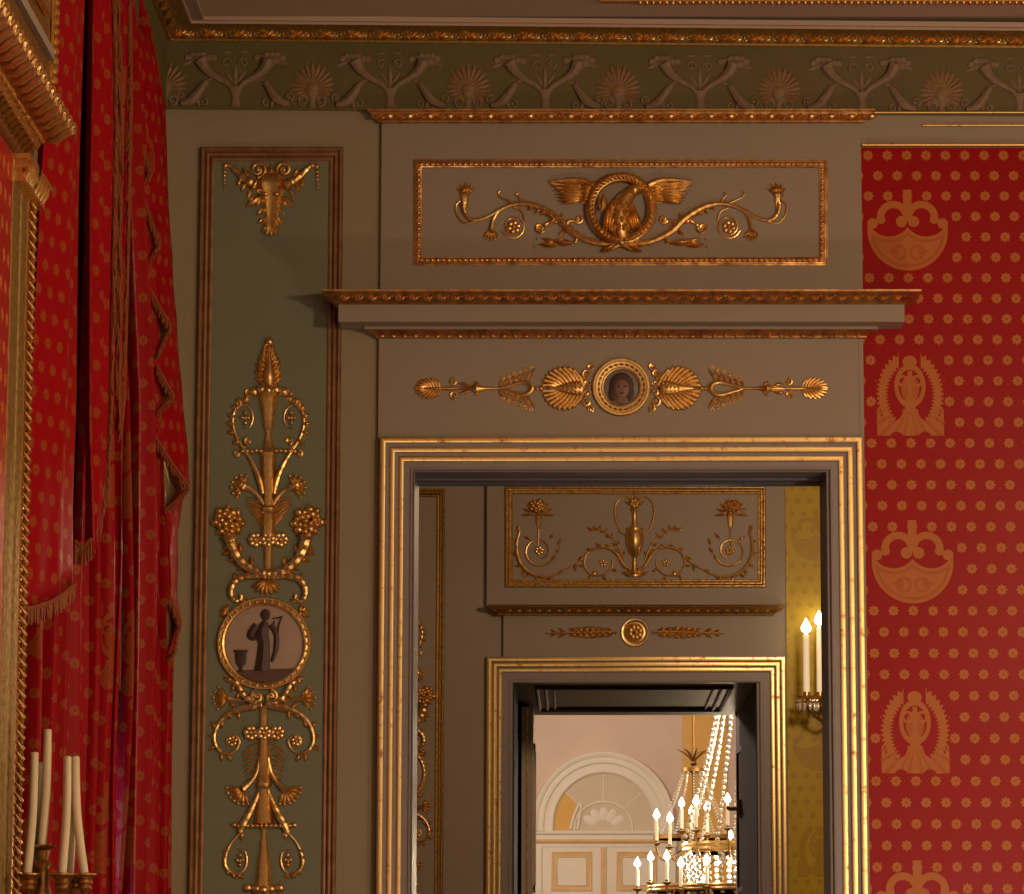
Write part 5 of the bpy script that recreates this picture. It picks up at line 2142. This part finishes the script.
for tier, zz, lst, names, rr0 in ((0, 0., UP, ordu, R1), (1, z2, LO, ordl, R2)):
    for k, e in enumerate(lst):
        a, r_ = math.radians(e[0]), e[1]
        p = Vector((hc.x + r_ * math.cos(a), YH - r_ * math.sin(a) * -1, 0))
        yf = e[2]
        zf = W(700, yf, p.y).z                   # flame height
        hcandle = .17 if tier == 0 else .15
        zb2 = zf - .03 - hcandle
        q = MB()
        s = (hc.x + rr0 * .98 * math.cos(a), YH + rr0 * .98 * math.sin(a), hc.z + zz)
        q.tube3([Vector(v) for v in crom([s, (lerp(s[0], p.x, .7), lerp(s[1], p.y, .7), min(hc.z + zz, zb2) - .09), (p.x, p.y, zb2 - .05), (p.x, p.y, zb2)], 4)], .008, 6)
        q.lathe3((p.x, p.y, zb2), [(-.02, .008), (-.006, .03), (.002, .036), (.004, .012), (.02, .014)], 10)
        q.build('arm', 'brass', ch)
        vis = k < len(names)
        lab = 'lit chandelier candle, ' + names[k] if vis else 'lit chandelier candle on the far side, behind the right door leaf'
        lit_candle((p.x, p.y, zb2 + .004), hcandle, .0125, lab, 'lit chandelier candles', fs=1.25)

# ---------------- lesser chandelier farther back
YL = 33.
lc = W(693.5, 770, YL)
t = thing('chandelier', (lc.x, YL, lc.z), 'small leaf-crowned chandelier hanging farther back, in front of the ochre wall strip', 'chandelier')
q = MB()
q.tube3([(lc.x, YL, Z3), (lc.x, YL, lc.z - .6)], .016, 8)
q.build('rod', 'brass', t)
q = MB()
for k in range(8):
    a = 2 * pi * k / 8 + .2
    d = Vector((math.cos(a), math.sin(a), 0))
    c = Vector((lc.x, YL, lc.z + .06))
    q.tube3([c, c + d * .03 + Vector((0, 0, .05)), c + d * .09 + Vector((0, 0, .10)), c + d * .16 + Vector((0, 0, .13))], [.008, .011, .010, .003], 6)
q.lathe3((lc.x, YL, lc.z + .04), [(0, .02), (.02, .035), (.04, .02)], 10)
q.build('leaf_crown', 'brass', t)
for r_, z in ((.10, 0.), (.36, -.62)):
    q = MB()
    q.lathe3((lc.x, YL, lc.z + z), [(-.018, r_), (-.018, r_ + .012), (.018, r_ + .012), (.018, r_), (-.018, r_)], 28)
    q.build('hoop', 'brass', t)
for k in range(12):
    a = 2 * pi * k / 12
    q = MB()
    for i in range(24):
        u = i / 23
        r_ = lerp(.10, .36, u ** 1.3)
        q.ball3((lc.x + r_ * math.cos(a), YL + r_ * math.sin(a), lc.z - .62 * u), .010, 6)
    q.build('crystal_string', 'crystal', t)


# ================================================================== LIGHT
def point(name, loc, watts, col, r=.15):
    l = bpy.data.lights.new(name, 'POINT')
    l.energy = watts
    l.color = col
    l.shadow_soft_size = r
    o = bpy.data.objects.new(name, l)
    o.location = loc
    COL.objects.link(o)
    return o


WARM = (1., .72, .42)
point('assumed_chandelier_and_fill_light', (3.1, 5.6, 3.45), 340, WARM, .16)  # assumed chandelier out of view, placed from the cornice's cast shadow
point('assumed_chandelier_and_fill_light', (2.2, -.6, 2.4), 175, (1., .76, .50), .2)  # fill added behind the eye for silk and gilding, no chandelier there
point('low_fill_light', (1.65, 9.3, 1.6), 42, (1., .80, .64), .12)  # unseen lamp added to brighten the lower right silk and boards
point('assumed_salon_light', (1.6, 15.2, 3.9), 130, (1., .70, .44), .2)  # assumed lamp of the second room, hidden above the near door head
point('hall_light', (hc.x, YH, hc.z - .15), 200, (1., .78, .52), .12)
point('hall_light', (hc.x, YH, hc.z + .75), 60, (1., .80, .56), .05)  # added lamp on the chandelier axis to brighten its crystal strings
point('hall_light', (3.5, 29, 5.4), 620, (1., .80, .60), .4)  # unseen fill added high in the hall, apart from its chandeliers
point('hall_light', (-3.5, 33, 5.2), 780, (1., .80, .60), .4)  # second added fill, out of sight on the left of the hall


def added_daylight(loc, aim, w, h, watts, col, spread=180):
    l = bpy.data.lights.new('added_daylight', 'AREA')
    l.shape = 'RECTANGLE'
    l.size, l.size_y = w, h
    l.energy = watts
    l.color = col
    l.spread = math.radians(spread)
    o = bpy.data.objects.new('added_daylight', l)
    o.location = loc
    o.rotation_euler = Vector(aim).to_track_quat('-Z', 'Y').to_euler()
    COL.objects.link(o)


added_daylight((XL - .10, 9.55, 1.62), (.65, .76, 0), .22, 1.3, 6.5, (.34, .33, 1.), 56)  # violet lamp added behind the left curtain to tint the right curtain's leading flap
added_daylight((XL - .16, 4.6, 1.6), (1, .3, 0), 1.2, 1.8, 9, (.62, .60, 1.))  # cool fill lamp added in the assumed window, out of view

wld = bpy.data.worlds.new('sky')
sc.world = wld
wld.use_nodes = True
bg = wld.node_tree.nodes['Background']
bg.inputs[0].default_value = (.62, .72, .95, 1)
bg.inputs[1].default_value = .6

# ================================================================== CAMERA
cam = bpy.data.cameras.new('camera')
cam.sensor_width = 36
cam.lens = F * 36 / 1024
cam.shift_x = -(CX - 512) / 1024
cam.clip_end = 200
co = bpy.data.objects.new('camera', cam)
co.location = (0, 0, EYE)
co.rotation_euler = (pi / 2 + T, 0, 0)
COL.objects.link(co)
sc.camera = co

sc.view_settings.view_transform = 'Standard'
sc.view_settings.look = 'None'
sc.view_settings.gamma = 1
sc.view_settings.exposure = 0
sc.view_settings.use_curve_mapping = False
sc.cycles.use_denoising = True
sc.cycles.max_bounces = 6
sc.cycles.transmission_bounces = 4
sc.cycles.caustics_reflective = False
sc.cycles.caustics_refractive = False
sc.cycles.sample_clamp_indirect = 3
